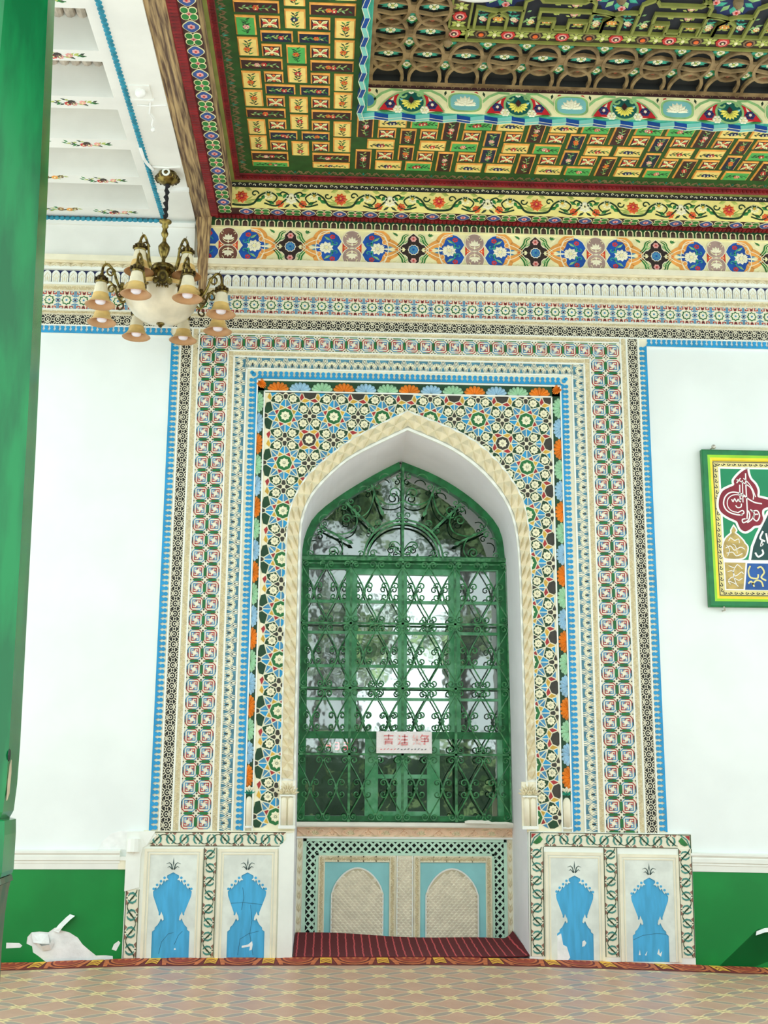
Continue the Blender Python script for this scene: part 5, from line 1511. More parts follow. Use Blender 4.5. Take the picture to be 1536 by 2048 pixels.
for half, sg in ((WIN_L, -1), (WIN_R, 1)):             # fanlight panes
    g = G(); a = [p_ for p_ in resample(half, 40) if p_[1] > 3.36]
    xm = .682+sg*.0; pts = [(xm, 3.36)]+[(xm, a[0][1])]+a[1:]+[(a[-1][0], 3.36)]
    g.add([(x, .815, z) for x, z in pts], [list(range(len(pts)))], GLF); g.obj('pane', root)
# room behind the glass, its dimness painted into the wall colour
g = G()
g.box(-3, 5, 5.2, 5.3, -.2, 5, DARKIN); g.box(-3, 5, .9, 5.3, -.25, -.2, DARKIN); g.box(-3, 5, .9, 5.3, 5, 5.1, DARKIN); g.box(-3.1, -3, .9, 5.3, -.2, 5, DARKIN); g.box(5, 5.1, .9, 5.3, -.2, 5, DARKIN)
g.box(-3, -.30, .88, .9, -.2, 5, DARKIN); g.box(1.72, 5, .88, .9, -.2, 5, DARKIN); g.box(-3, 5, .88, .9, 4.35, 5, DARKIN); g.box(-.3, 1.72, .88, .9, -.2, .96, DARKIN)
struct(g.obj('wall_inner_room'), 'room behind the window with its dimness painted into dark walls')
LED = bpy.data.materials.new('led_red'); LED.use_nodes = True
LED.node_tree.nodes['Principled BSDF'].inputs['Emission Color'].default_value = (1, .12, .16, 1); LED.node_tree.nodes['Principled BSDF'].inputs['Emission Strength'].default_value = 1.4; LED.node_tree.nodes['Principled BSDF'].inputs['Base Color'].default_value = (.2, .02, .02, 1)
g = G(); g.box(-.02, .26, 1.14, 1.17, 1.60, 1.70, BLACK); g.box(-.10, -.04, 1.16, 1.2, -.2, 1.6, BLACK)
lr = tag(empty('led_display', Matrix.Translation((.1, 1.15, -.2))), 'red lit number display standing in the dark behind the lower left pane', 'display')
g.obj('case', lr)
for x, segs in ((.01, 'bcgf'), (.09, 'abgcd'), (.17, 'abgcd')):
    S_ = dict(a=((0, .06), (.035, .06)), b=((.035, .06), (.035, .03)), c=((.035, .03), (.035, 0)), d=((0, 0), (.035, 0)), e=((0, 0), (0, .03)), f=((0, .03), (0, .06)), g=((0, .03), (.035, .03)))
    g = G()
    for q in segs: g.stroke([(x+S_[q][0][0], S_[q][0][1]), (x+S_[q][1][0], S_[q][1][1])], .010, 0, .003, LED)
    g.obj('digit', lr, WF(0, 1.62, 1.14))

# ================================================================== wrought iron grille in front of the window
YG = .700
gr = tag(empty('window_grille', Matrix.Translation((.7, YG, 1.0))), 'green wrought iron grille of scrolls and hearts in front of the arched window', 'grille')
HX = [-.238, .213, .682, 1.157, 1.640]; HZ = [1.010, 1.576, 2.153, 2.731, 3.310]
def fbar(x0, z0, x1, z1, w_=.018, d=.014, y=YG):
    g = G(); dx, dz = x1-x0, z1-z0; l = math.hypot(dx, dz)
    g.box(-l/2, l/2, -w_/2, w_/2, -d/2, d/2, IRON)
    return g.obj('bar', gr, WF((x0+x1)/2, (z0+z1)/2, y, math.atan2(dz, dx)))
for z in HZ[1:4]: fbar(HX[0], z, HX[4], z)
fbar(HX[0], HZ[4]+.01, HX[4], HZ[4]+.015, .034); fbar(HX[0], HZ[4]-.035, HX[4], HZ[4]-.03, .012)
for x in HX[1:4]: fbar(x, HZ[0]-.01, x, HZ[4], .022)
for x in (HX[0]+.004, HX[4]-.004): fbar(x, HZ[0]-.01, x, HZ[4], .014)
# one S-scroll between a knot and the bar above, in unit cell coordinates; mirrored for the others
cw, chh = .118, .284
def sscroll(dx, dz, r1, r2):
    P_ = scroll(.050, -.050, r1, pi, 1.2, 1, 14, .25)[::-1]              # curl under the knot
    mid = catmull([(.016, -.048), (.006, -.016), (0.003, .012), (dx*.14, dz*.20), (dx*.55, dz*.50), (dx*.93, dz*.76), (dx, dz*.86)], 4)
    Q = scroll(dx-r2, dz*.87, r2, 0, 1.2, 1, 14, .25)
    pts = P_[:-1]+mid+Q[1:]
    g = G(); g.tube([(x, z, 0) for x, z in pts], .0066, IRON, 5)
    return g.data('scroll_bar')
SB = sscroll(cw-.006, chh, .034, .034)
for r in range(4):
    zm = (HZ[r]+HZ[r+1])/2-(.010 if r == 0 else 0); hh = (HZ[r+1]-HZ[r])/2
    for c in range(4):
        x0, x1 = HX[c], HX[c+1]; wq = (x1-x0)/4
        for q in (1, 3):
            xk = x0+wq*q
            for sx in (-1, 1):
                for sz in (-1, 1):
                    M = WF(xk, zm, YG-.006) @ Matrix.Diagonal((sx*wq/cw, sz*(hh-.004)/chh*.99, 1, 1))
                    place(SB, 'scroll_bar', gr, M)
            g = G(); g.box(-.017, .017, -.009, .009, -.012, .012, IRON); g.obj('collar', gr, WF(xk, zm, YG-.006))
        for zz in (HZ[r]+.055, HZ[r+1]-.055):
            for xx in ((x0+x1)/2, x1 if c < 3 else None):
                if xx is None: continue
                g = G(); g.box(-.014, .014, -.008, .008, -.012, .012, IRON); g.obj('collar', gr, WF(xx, zz, YG-.006))
# fan of the arch
def tb(pts, r=.0065, name='scroll_bar', n=5):
    g = G(); g.tube([(x, z, 0) for x, z in pts], r, IRON, n); return g.obj(name, gr, WF(0, 0, YG-.004))
cx, cz = .686, 3.325
for r_ in (.362, .328):
    g = G(); g.stroke(arc(cx, cz, r_, 0, pi, 28), .016, -.008, .010, IRON); g.obj('arch_bar', gr, WF(0, 0, YG))
fbar(.682, 3.325, .682, 4.19, .020)
tb([(.682, 3.60), (.682, 3.66)], .014)
for s in (-1, 1):
    X = lambda x: .686+s*(x-.686)
    fbar(X(.153), 3.845, X(.430), 3.580, .020); fbar(X(.390), 4.015, X(.482), 3.775, .016); fbar(X(-.085), 3.615, X(.175), 3.485, .016)
    for x, z, a in ((.490, 3.752, -1.2), (.196, 3.474, -.45)):
        g = G(); ca, sa = math.cos(a), math.sin(a)
        g.poly([(u*ca-v*sa, u*sa+v*ca) for u, v in ((.035, 0), (0, .018), (-.045, 0), (0, -.018))], -.006, .006, IRON); 
        g.obj('spear_tip', gr, WF(X(x), z, YG, 0 if s == 1 else 0) @ Matrix.Diagonal((s, 1, 1, 1)))
    ends = [(.682, 4.10, pi/2), (.402, 3.985, 1.93), (.170, 3.825, 2.33), (-.06, 3.60, 2.68)]
    for i, (x, z, a) in enumerate(ends):               # curls where the radial bars meet the frame
        for t in (-1, 1):
            if i == 0 and t == 1: continue
            px_, pz = x+t*.045*math.sin(a), z-t*.045*math.cos(a)
            c0 = scroll(px_, pz, .032, a, 1.1, t, 12, .25)
            tb([(X(u), v) for u, v in c0]+[], .006)
    outer = resample(WIN_L, 60)
    for i in range(3, 38, 4):                          # small loops that line the frame
        x, z = outer[i]
        if z < 3.40: break
        d = Vector((.69-x, 2.9-z)).normalized()
        ctr = (x+d.x*.105, z+d.y*.105); a0 = math.atan2(-d.y, -d.x)
        tb([(X(u), v) for u, v in arc(ctr[0], ctr[1], .055, a0-1.3, a0+1.3, 9)], .0055)
    # large scrolls between the radial bars
    big = [([(.682, 3.87), (.62, 3.835), (.53, 3.835), (.45, 3.88), (.415, 3.955)], (.602, 3.94, .058, -.6, 1)),
           ([(.415, 3.955), (.40, 3.86), (.36, 3.76), (.29, 3.71), (.22, 3.72)], (.255, 3.775, .052, -2.2, -1)),
           ([(.245, 3.745), (.26, 3.66), (.22, 3.58), (.12, 3.545), (.02, 3.555), (-.05, 3.60)], (.165, 3.690, .050, .1, 1)),
           ([(-.03, 3.585), (.06, 3.55), (.12, 3.48), (.13, 3.40), (.10, 3.345)], (.045, 3.385, .048, -.3, 1))]
    for pts, (sx_, sz_, r_, a0, dr) in big:
        tb([(X(u), v) for u, v in catmull(pts, 4)]); tb([(X(u), v) for u, v in scroll(sx_, sz_, r_, a0, 1.25, dr, 16, .3)])
    for (sx_, sz_, r_, a0, dr) in ((.45, 3.655, .034, 0, 1), (.375, 3.590, .034, 2, -1), (.645, 3.730, .030, -.5, 1), (.41, 3.375, .034, 0, 1), (.30, 3.365, .030, 2.6, -1), (-.17, 3.36, .034, 0, 1)):
        tb([(X(u), v) for u, v in scroll(sx_, sz_, r_, a0, 1.2, dr, 12, .25)], .0055)
    # palmette of scrolls inside the half round
    tb([(X(u), v) for u, v in catmull([(.682, 3.385), (.675, 3.42), (.63, 3.475), (.58, 3.48), (.555, 3.445)], 4)+scroll(.585, 3.445, .030, pi, 1.0, 1, 10, .3)[1:]], .006)
    tb([(X(u), v) for u, v in catmull([(.682, 3.375), (.66, 3.365), (.615, 3.385), (.61, 3.41)], 4)+scroll(.630, 3.412, .022, pi, 1.0, -1, 10, .3)[1:]], .006)
    tb([(X(u), v) for u, v in catmull([(.682, 3.345), (.63, 3.330), (.58, 3.335), (.555, 3.375)], 4)], .0055); tb([(X(u), v) for u, v in catmull([(.555, 3.375), (.54, 3.335), (.48, 3.33), (.42, 3.35)], 4)], .0055)
# notice fixed to the grille
FOIL = mat('notice_white', (240, 234, 232), .22, .0, coat=.4, bump=.5, bscale=24, scale=10)
nb = tag(empty('notice_sign', Matrix.Translation((.695, .675, 1.68))), 'crinkled white notice with red lettering fixed to the green grille', 'sign')
g = G(); g.grid(lambda u, v: (-.245+.49*u, -.094+.188*v, .006*math.sin(7*u*3+v*4)*math.sin(v*pi)+.008), 24, 8, FOIL); g.box(-.245, .245, -.094, .094, 0, .002, FOIL)
g.obj('sheet', nb, WF(.695, 1.680, .675))
PR = mat('print_red', (232, 140, 140), .5); PK = mat('print_grey', (120, 120, 124), .5)
g = G()
def glyph(x, y, s, strokes, m_):
    for st in strokes: g.stroke([(x+u*s, y+v*s) for u, v in st], s*.11, 0, .001, m_)
glyph(-.18, -.02, .085, [[(0, .9), (1, .9)], [(.5, 1.05), (.5, .5)], [(.05, .55), (.95, .55)], [(.15, .35), (.85, .35), (.85, 0)], [(.15, .35), (.15, 0)], [(.15, .18), (.85, .18)]], PR)
glyph(-.055, -.02, .085, [[(.1, .95), (.2, .8)], [(.05, .6), (.15, .5)], [(.05, 0), (.25, .35)], [(.4, .85), (1, .85)], [(.7, 1.05), (.7, .1)], [(.35, .5), (1, .5)], [(.4, .2), (.95, .2), (.95, 0), (.4, 0), (.4, .2)]], PR)
glyph(.07, -.02, .085, [[(.2, 1.), (.1, .75), (.3, .7)], [(.1, .5), (.9, .5)], [(.5, .95), (.5, .05)], [(.25, .2), (.1, .0)], [(.7, .2), (.9, 0)]], mat('print_pale', (244, 196, 192), .5))
glyph(.135, -.02, .085, [[(.3, 1.05), (.1, .7)], [(.3, .9), (.9, .9), (.7, .65)], [(.15, .6), (.95, .6)], [(.55, .75), (.55, .05), (.4, .1)], [(.15, .35), (.95, .35)], [(.9, .6), (.9, .35)]], PR)
for i in range(14): g.stroke([(-.21+.03*i, -.062), (-.195+.03*i, -.060+.004*(i % 3))], .007, 0, .001, PR if i < 5 else PK)
g.obj('lettering', nb, WF(.695, 1.680, .6615))
# broken white boards on the sill
for x0, x1, z0, z1, yy, a, lab in ((1.225, 1.46, .998, 1.022, .66, -.022, 'broken white wooden batten lying on the window sill, its chipped end to the left'), (1.40, 1.640, .996, 1.010, .635, -.018, 'thinner flaking white batten on the sill against the right jamb')):
    g = G(); L = x1-x0; n = 8; H = z1-z0
    vs = []
    for i in range(n+1):
        u = -L/2+L*i/n; t = H*(1 if 0 < i < n else .6)+R.uniform(-.003, .003)
        vs += [(u, -.02, 0), (u, -.02, t), (u, .02, t), (u, .02, 0)]
    g.add(vs, [[i*4+k, i*4+(k+1) % 4, (i+1)*4+(k+1) % 4, (i+1)*4+k] for i in range(n) for k in range(4)]+[[3, 2, 1, 0], [n*4, n*4+1, n*4+2, n*4+3]], SILL)
    tag(g.obj('wooden_batten', None, Matrix.Translation(((x0+x1)/2, yy, z0-.005)) @ Matrix.Rotation(-a*.6, 4, 'Y')), lab, 'batten')
# ================================================================== green octagonal wooden column in front
YC_, XC = -4.2, -1.75
def octo(hw):                                          # octagon of half width hw with cut corners
    c = hw*.30
    return [(hw, -c), (hw, c), (c, hw), (-c, hw), (-hw, c), (-hw, -c), (-c, -hw), (c, -hw)]
def octoprism(secs, m_):
    g = G(); vs = []
    for hw, z in secs: vs += [(x, y, z) for x, y in octo(hw)]
    fs = [[i*8+k, i*8+(k+1) % 8, (i+1)*8+(k+1) % 8, (i+1)*8+k] for i in range(len(secs)-1) for k in range(8)]
    g.add(vs, fs+[[7, 6, 5, 4, 3, 2, 1, 0], [(len(secs)-1)*8+k for k in range(8)]], m_)
    return g
cl = tag(empty('wooden_column', Matrix.Translation((XC, YC_, .012))), 'glossy green octagonal wooden column at the left edge, chipped near its base', 'column')
CB = Matrix.Translation((XC, YC_, 0))
COLD = mat('column_green_worn', (44, 84, 60), .45, .5, scale=5, rgb2=(88, 92, 72), stretch=(3, 3, 1.2))
octoprism([(.300, 1.27), (.314, 1.30), (.321, 1.42), (.322, 1.60), (.300, 3.0), (.270, 4.4), (.240, 5.46), (.225, 6.30)], COLG).obj('shaft', cl, CB)
octoprism([(.326, 1.02), (.331, 1.04), (.330, 1.20), (.326, 1.262), (.290, 1.272)], COLG).obj('block', cl, CB)
octoprism([(.305, .985), (.332, .99), (.326, 1.015)], COLD).obj('ring_moulding', cl, CB)
octoprism([(.318, .10), (.316, .15), (.312, .30), (.308, .50), (.304, .70), (.308, .85), (.316, .95), (.322, .985)], COLD).obj('base', cl, CB)
octoprism([(.40, .012), (.40, .075), (.37, .10), (.33, .10)], mat('stone_base', (168, 164, 152), .8, .2)).obj('plinth', cl, CB)
g = G(); chipm = mat('bare_wood_chip', (206, 190, 160), .8, .3)
g.poly([(-.02, -.09), (.012, -.06), (.020, .03), (.008, .09), (-.010, .07), (-.022, .0)], 0, .004, chipm)
g.obj('chip', cl, frame((XC+.3225, YC_-.06, 1.44), (0, 1, 0), (0, 0, 1), (1, 0, 0)))
g = G(); g.disc(0, 0, .018, 0, .004, BLACK, 8); g.obj('knot_hole', cl, frame((XC+.3222, YC_-.09, 1.55), (0, 1, 0), (0, 0, 1), (1, 0, 0), 1, 1.5))

# ================================================================== chandelier
BRASS = mat('antique_brass', (158, 138, 74), .32, .55, metal=.85, scale=22, rgb2=(70, 56, 26))
BRASSD = mat('dark_brass', (84, 70, 42), .4, .4, metal=.8, scale=22)
SHADE = mat('shade_amber', (226, 190, 118), .4, .10, scale=16); SHADEW = mat('shade_cream', (236, 226, 196), .35, .08, scale=18)
SHIN = mat('shade_inner', (196, 150, 104), .55, .08)
BULB = mat('bulb_white', (246, 240, 250), .3); ALAB = mat('alabaster_bowl', (226, 216, 190), .3, .16, scale=5, coat=.3)
CLOTH = mat('black_sleeve', (34, 32, 34), .9, .3)
AX = Vector((-1.373, -.87, 0))
ch = tag(empty('chandelier', Matrix.Translation((AX.x, AX.y, 6.25))), 'brass chandelier with twelve amber bell shades and an alabaster bowl hanging from the white ceiling', 'chandelier')
T0 = Matrix.Translation((AX.x, AX.y, 0))
def lo(prof, name, m_, par=ch, n=20, M=T0):
    g = G(); g.lathe(prof, m_, n); return g.obj(name, par, M, True)
cano = lo([(.0, 6.150), (.030, 6.152), (.050, 6.165), (.085, 6.185), (.098, 6.205), (.092, 6.222), (.075, 6.230), (.075, 6.25)], 'canopy', BRASS)
g = G()
for k in range(16):
    a = 2*pi*k/16; g.tube([(.098*math.cos(a), .098*math.sin(a), 6.208), (.084*math.cos(a), .084*math.sin(a), 6.188)], .012, BRASSD, 5)
stuff(g.obj('canopy_beading', cano, T0))
g = G(); g.tube([(.026*math.cos(2*pi*t/14), -.085-.01, 6.215+.026*math.sin(2*pi*t/14)) for t in range(14)], .009, WHITE, 6, True); g.obj('white_ring', cano, T0)
g = G(); P_ = [(.006*math.sin(k*1.9), .006*math.cos(k*2.3), 6.155-.345*k/18) for k in range(19)]
g.tube(P_, .017, CLOTH, 7, rr=lambda t: .017+.006*math.sin(t*40)); g.obj('chain_sleeve', ch, T0, True)
lo([(.0, 5.83), (.052, 5.825), (.050, 5.815), (.024, 5.805), (.028, 5.775), (.018, 5.760), (.022, 5.735), (.030, 5.715), (.024, 5.695), (.014, 5.68), (.016, 5.645), (.038, 5.615), (.048, 5.600), (.046, 5.575), (.040, 5.55), (.026, 5.515), (.016, 5.500), (.014, 5.475), (.020, 5.455)], 'stem', BRASS)
lo([(.020, 5.460), (.040, 5.452), (.082, 5.435), (.100, 5.410), (.092, 5.385), (.070, 5.368), (.055, 5.350), (.040, 5.335), (.0, 5.33)], 'hub', BRASS)
lo([(.036, 5.34), (.036, 5.18), (.0, 5.18)], 'core_rod', BRASSD)
bowl = lo([(.288, 5.190), (.300, 5.182), (.296, 5.150), (.270, 5.085), (.225, 5.025), (.160, 4.975), (.085, 4.947), (.0, 4.938)], 'bowl', ALAB, n=32)
lo([(.30, 5.178), (.312, 5.184), (.308, 5.210), (.24, 5.215), (.03, 5.216)], 'bowl_rim', SHADE, n=32)
lo([(.0, 4.905), (.012, 4.910), (.020, 4.925), (.034, 4.935), (.030, 4.945), (.0, 4.95)], 'finial', BRASS, n=12)
for k in range(4):                                      # plates between the hub and the rim of the bowl
    a = -pi/2+k*pi/2+.154; M = T0 @ Matrix.Rotation(a, 4, 'Z')
    g = G(); sec = [(.060, 5.395, .050), (.12, 5.345, .040), (.19, 5.285, .046), (.25, 5.235, .056), (.300, 5.190, .050)]
    vs = []
    for x, z, w_ in sec: vs += [(x, -w_/2, z), (x, w_/2, z), (x+.022, w_/2-.004, z+.004), (x+.022, -w_/2+.004, z+.004)]
    g.add(vs, [[i*4+q, i*4+(q+1) % 4, (i+1)*4+(q+1) % 4, (i+1)*4+q] for i in range(len(sec)-1) for q in range(4)], BRASSD)
    pl = g.obj('bracket_plate', ch, M)
    g = G(); F_ = frame((.318, 0, 5.205), (0, 1, 0), (0, 0, 1), (1, 0, 0))
    g.poly([(.045*math.cos(2*pi*t/14), .058*math.sin(2*pi*t/14)) for t in range(14)], -.02, .010, BRASS); g.poly([(.030*math.cos(2*pi*t/14), .042*math.sin(2*pi*t/14)) for t in range(14)], .010, .014, BRASSD); g.poly([(.016*math.cos(2*pi*t/12), .026*math.sin(2*pi*t/12)) for t in range(12)], .014, .020, BRASS)
    for q in (-1, 1): g.poly([(q*.055+.022*math.cos(2*pi*t/10), -.03+.022*math.sin(2*pi*t/10)) for t in range(10)], -.02, .012, BRASS)
    for q in (-.5, -.25, 0, .25, .5): g.leaf((.04*math.sin(q*2), -.05), (.055*math.sin(q*2), -.085), .02, -.01, .006, BRASS)
    g.obj('cartouche', pl, M @ F_)
# arms with shades: outer ring of eight, upper ring of four
def arm_mesh(r0, z0, r1, z1, up):
    g = G()
    pts = catmull([(r0, z0), (r0+(r1-r0)*.22, z0-.02), (r0+(r1-r0)*.42, z0+.05), (r0+(r1-r0)*.55, z0+up*.72), (r0+(r1-r0)*.78, z0+up), (r1-.01, z0+up*.86), (r1, z1)], 5)
    g.tube([(x, 0, z) for x, z in pts], .0105, BRASS, 6)
    c = scroll(r0+(r1-r0)*.66, z0+up*.62, .042, .9*pi, 1.1, -1, 14, .3); g.tube([(x, 0, z) for x, z in c], .0075, BRASS, 5)
    c = scroll(r0+(r1-r0)*.30, z0-.055, .040, .5*pi, 1.0, 1, 12, .3); g.tube([(x, 0, z) for x, z in c], .0075, BRASSD, 5)
    for t in (8, 13, 18, 22):
        x, z = pts[t]; g.tube([(x, 0, z), (x+.012, 0, z+.028)], .006, BRASS, 4, rr=lambda q: .006*(1-.8*q))
    return g.data('arm')
g = G()
g.lathe([(.034, .205), (.040, .190), (.043, .172), (.048, .150), (.052, .125), (.060, .090)], SHADEW, 20); g.lathe([(.060, .090), (.066, .066), (.067, .060)], SHADE, 20)
g.lathe([(.067, .060), (.076, .040), (.094, .018), (.118, .0)], SHADE, 20); g.lathe([(.118, .0), (.114, -.003), (.088, .016), (.068, .040), (.054, .09), (.042, .15), (.032, .20)], SHIN, 20)
SHM = g.data('shade', True)
g = G(); g.lathe([(.0, .010), (.030, .012), (.040, .022), (.042, .05), (.036, .085), (.022, .13), (.018, .19)], BULB, 14); BUM = g.data('bulb', True)
g = G(); g.lathe([(.0, .265), (.014, .262), (.018, .245), (.034, .238), (.044, .222), (.042, .205), (.050, .190), (.046, .178)], BRASS, 14)
for k in range(8):
    a = k*pi/4; g.tube([(.046*math.cos(a), .046*math.sin(a), .222), (.050*math.cos(a), .050*math.sin(a), .195)], .010, BRASSD, 5)
CAM_ = g.data('shade_cap')
def ring(n, r, zb, r0, z0, up, ph):
    A = arm_mesh(r0, z0, r, zb+.26, up)
    for k in range(n):
        a = ph+2*pi*k/n; M = T0 @ Matrix.Rotation(a, 4, 'Z')
        ar = place(A, 'arm', ch, M); S = M @ Matrix.Translation((r, 0, zb))
        place(SHM, 'shade', ar, S); place(BUM, 'bulb', ar, S); place(CAM_, 'shade_cap', ar, S)
ring(8, .505, 4.982, .295, 5.165, .165, pi/8+.154)
ring(4, .262, 5.285, .080, 5.385, .225, pi/4+.154)

# ================================================================== framed calligraphy
YPic = -.062
def pc(x, y): return (3.25+(x-210-(y-285)*.0619)*.000867-3.25, (1820-y)*.0009023)       # picture drawing units to metres
PW, PH = 1.36, 1.385
pr = tag(empty('framed_calligraphy', WF(3.25, 2.82, -.01)), 'green and yellow framed calligraphy panel hanging on the white wall at the right edge', 'picture')
PB = WF(3.25, 2.82, 0)
def pm(z): return PB @ Matrix.Translation((0, 0, z))
g = G()
PGR = mat('frame_green', (14, 122, 64), .4, .2, scale=9); PLM = mat('frame_lime', (150, 214, 40), .4, .1); PYE = mat('frame_yellow', (250, 222, 40), .4, .1); PMG = mat('picture_green', (10, 142, 92), .5, .12, scale=4)
PWH = mat('picture_white', (246, 246, 240), .5); PMA = mat('picture_maroon', (140, 22, 44), .5, .12); PGD = mat('picture_gold', (196, 168, 96), .5, .25, scale=20); PBK = mat('picture_black', (28, 36, 34), .55, .15); PBL = mat('picture_blue', (32, 88, 160), .5, .25, scale=12); PTE = mat('picture_dark_teal', (18, 70, 66), .5, .2); PPY = mat('picture_pale_gold', (238, 224, 150), .5, .1)
prof = [(0, .0, PGR), (0, .048, PGR), (.010, .056, PGR), (.048, .052, PGR), (.071, .047, PLM), (.092, .042, PYE), (.097, .026, PYE)]
for (d0, z0, m0), (d1, z1, m1) in zip(prof, prof[1:]):
    o = [(d0, d0), (PW-d0, d0), (PW-d0, PH-d0), (d0, PH-d0)]; i_ = [(d1, d1), (PW-d1, d1), (PW-d1, PH-d1), (d1, PH-d1)]
    g.add([(x, y, z0) for x, y in o]+[(x, y, z1) for x, y in i_], [[a, (a+1) % 4, 4+(a+1) % 4, 4+a] for a in range(4)], m1)
g.obj('frame', pr, pm(.008))
g = G(); g.poly([(.094, .094), (PW-.094, .094), (PW-.094, PH-.094), (.094, PH-.094)], 0, .022, PPY); bd = g.obj('board', pr, pm(.008))
Z0 = .0225
g = G()                                                # scroll border
for i in range(24):
    for (x, y, hz) in ((.125, .145+.048*i, 0), (.145+.048*i, .125, 1), (.145+.048*i, PH-.125, 1)):
        c = scroll(x, y, .015, i*pi, .8, 1 if i % 2 else -1, 8); g.stroke(c, .006, 0, .0008, PBK)
        g.leaf((x+.006, y+.004), (x-.010, y+.022), .010, 0, .001, PBK) if not hz else g.leaf((x+.006, y+.004), (x+.024, y-.008), .010, 0, .001, PBK)
for pts in ([(.105, .105), (PW-.105, .105), (PW-.105, PH-.105), (.105, PH-.105)],): g.stroke(pts, .006, 0, .001, PBK, True)
stuff(g.obj('scroll_border', pr, pm(.008+Z0)))
g = G(); g.poly([(.148, .148), (PW-.148, .148), (PW-.148, PH-.148), (.148, PH-.148)], 0, .001, PWH); g.obj('white_mount', pr, pm(.008+Z0))
F = lambda L: [pc(x, y) for x, y in L]
Z1 = .008+Z0+.0012
g = G(); yb_ = pc(0, 1362)[1]
g.poly([(.165, yb_), (PW-.165, yb_), (PW-.165, PH-.165), (.165, PH-.165)], 0, .0006, PMG); g.obj('green_field', pr, pm(Z1))
g = G()
MAR = [(690, 470), (655, 480), (600, 525), (552, 585), (556, 628), (500, 655), (440, 690), (405, 760), (400, 850), (430, 905), (500, 950), (580, 985), (600, 1020), (625, 1065), (670, 1085), (720, 1062), (760, 1030), (820, 1020), (852, 970), (840, 905), (855, 860), (930, 830), (930, 780), (840, 755), (795, 740), (796, 680), (770, 620), (722, 570), (700, 520)]
g.stroke(F(catmull(MAR+MAR[:1], 3)[:-1]), .040, 0, .0006, PWH, True); g.poly(F(catmull(MAR+MAR[:1], 3)[:-1]), .0006, .0012, PMA)
g.obj('maroon_emblem', pr, pm(Z1+.0006))
g = G()                                                # white script of the emblem
def sw(L, wd=.010, m_=PWH, n=4): g.stroke(F(catmull(L, n)), wd, 0, .0006, m_)
sw([(612, 625), (614, 720), (620, 800)]); sw([(640, 580), (642, 680), (646, 800)], .009); sw([(672, 510), (676, 640), (684, 780), (690, 900), (686, 965)], .011)
sw([(580, 575), (640, 600), (720, 650), (752, 720), (750, 770)], .009); sw([(650, 560), (705, 610), (745, 670), (775, 745)], .008); sw([(620, 560), (580, 610)], .010)
sw([(840, 810), (770, 800), (700, 765), (640, 720), (560, 700), (500, 712), (458, 760), (450, 830), (490, 890), (570, 920), (640, 925)], .012)
sw([(660, 745), (590, 725), (530, 735), (490, 775), (490, 840), (530, 885), (590, 900)], .008)
sw([(530, 770), (545, 795), (560, 765), (580, 795), (596, 770), (610, 790), (630, 760)], .009); sw([(570, 830), (590, 852), (625, 845), (630, 812)], .010)
sw([(590, 905), (640, 880), (655, 905), (620, 925)], .010); sw([(700, 880), (715, 925), (700, 975), (650, 1000), (640, 970), (672, 960)], .011)
sw([(735, 890), (790, 880), (815, 930), (790, 980), (755, 960), (765, 920), (800, 915)], .011); sw([(720, 870), (760, 900), (740, 960), (690, 1000)], .010)
g.obj('emblem_script', pr, pm(Z1+.0020))
g = G()                                                # gilt domed cartouche, gilt and blue squares, dark dome at the right
DOM = [(552, 1040), (575, 1075), (562, 1100), (600, 1130), (650, 1180), (660, 1200), (690, 1235), (684, 1290), (660, 1335), (600, 1352), (500, 1352), (455, 1335), (445, 1250), (455, 1195), (480, 1150), (530, 1105), (530, 1078)]
g.stroke(F(catmull(DOM+DOM[:1], 3)[:-1]), .026, 0, .0006, PWH, True); g.poly(F(catmull(DOM+DOM[:1], 3)[:-1]), .0006, .0010, PGD)
g.obj('gilt_cartouche', pr, pm(Z1+.0006))
g = G(); g.poly(F([(905, 900), (840, 1030), (790, 1130), (745, 1240), (725, 1362), (1100, 1362), (1100, 900)]), 0, .0006, PTE); g.stroke(F([(905, 880), (840, 1010), (785, 1115), (738, 1230), (715, 1362)]), .022, .0006, .0012, PWH)
g.obj('dark_dome', pr, pm(Z1+.0006))
g = G(); g.poly(F([(462, 1390), (672, 1390), (652, 1645), (480, 1645)]), 0, .0006, PGD); g.obj('gilt_square', pr, pm(Z1))
g = G(); g.poly(F([(690, 1395), (1150, 1395), (1150, 1650), (668, 1650)]), 0, .0006, PBL); g.obj('blue_square', pr, pm(Z1))
g = G()
for k, (L, wd) in enumerate((([(500, 1180), (520, 1150), (560, 1175), (600, 1160), (610, 1200)], .006), ([(470, 1250), (520, 1230), (560, 1270), (620, 1240), (665, 1260)], .007), ([(480, 1300), (540, 1290), (580, 1325), (640, 1300)], .007), ([(540, 1210), (570, 1230), (590, 1300)], .005), ([(480, 1220), (510, 1270), (490, 1330)], .005))):
    sw(L, wd, PWH)
for L in ([(500, 1420), (560, 1440), (590, 1410), (640, 1450)], [(490, 1480), (540, 1470), (570, 1520), (630, 1480), (650, 1500)], [(500, 1560), (540, 1530), (600, 1560), (640, 1540)], [(520, 1600), (500, 1570), (560, 1590), (600, 1620)], [(560, 1440), (550, 1510), (580, 1600)]): sw(L, .006, PWH)
for L in ([(720, 1420), (700, 1470), (720, 1530), (790, 1540), (800, 1500)], [(740, 1600), (780, 1560), (830, 1570), (850, 1620)], [(790, 1440), (830, 1430), (860, 1480), (830, 1530), (880, 1560)], [(700, 1590), (730, 1570), (760, 1620)]): sw(L, .014, PPY)
for L in ([(840, 1170), (830, 1220), (850, 1200)], [(770, 1290), (800, 1330), (850, 1300), (840, 1260)], [(850, 1080), (820, 1150), (870, 1180)], [(880, 1100), (900, 1200)]): sw(L, .016, PWH)
g.obj('white_script', pr, pm(Z1+.0020))
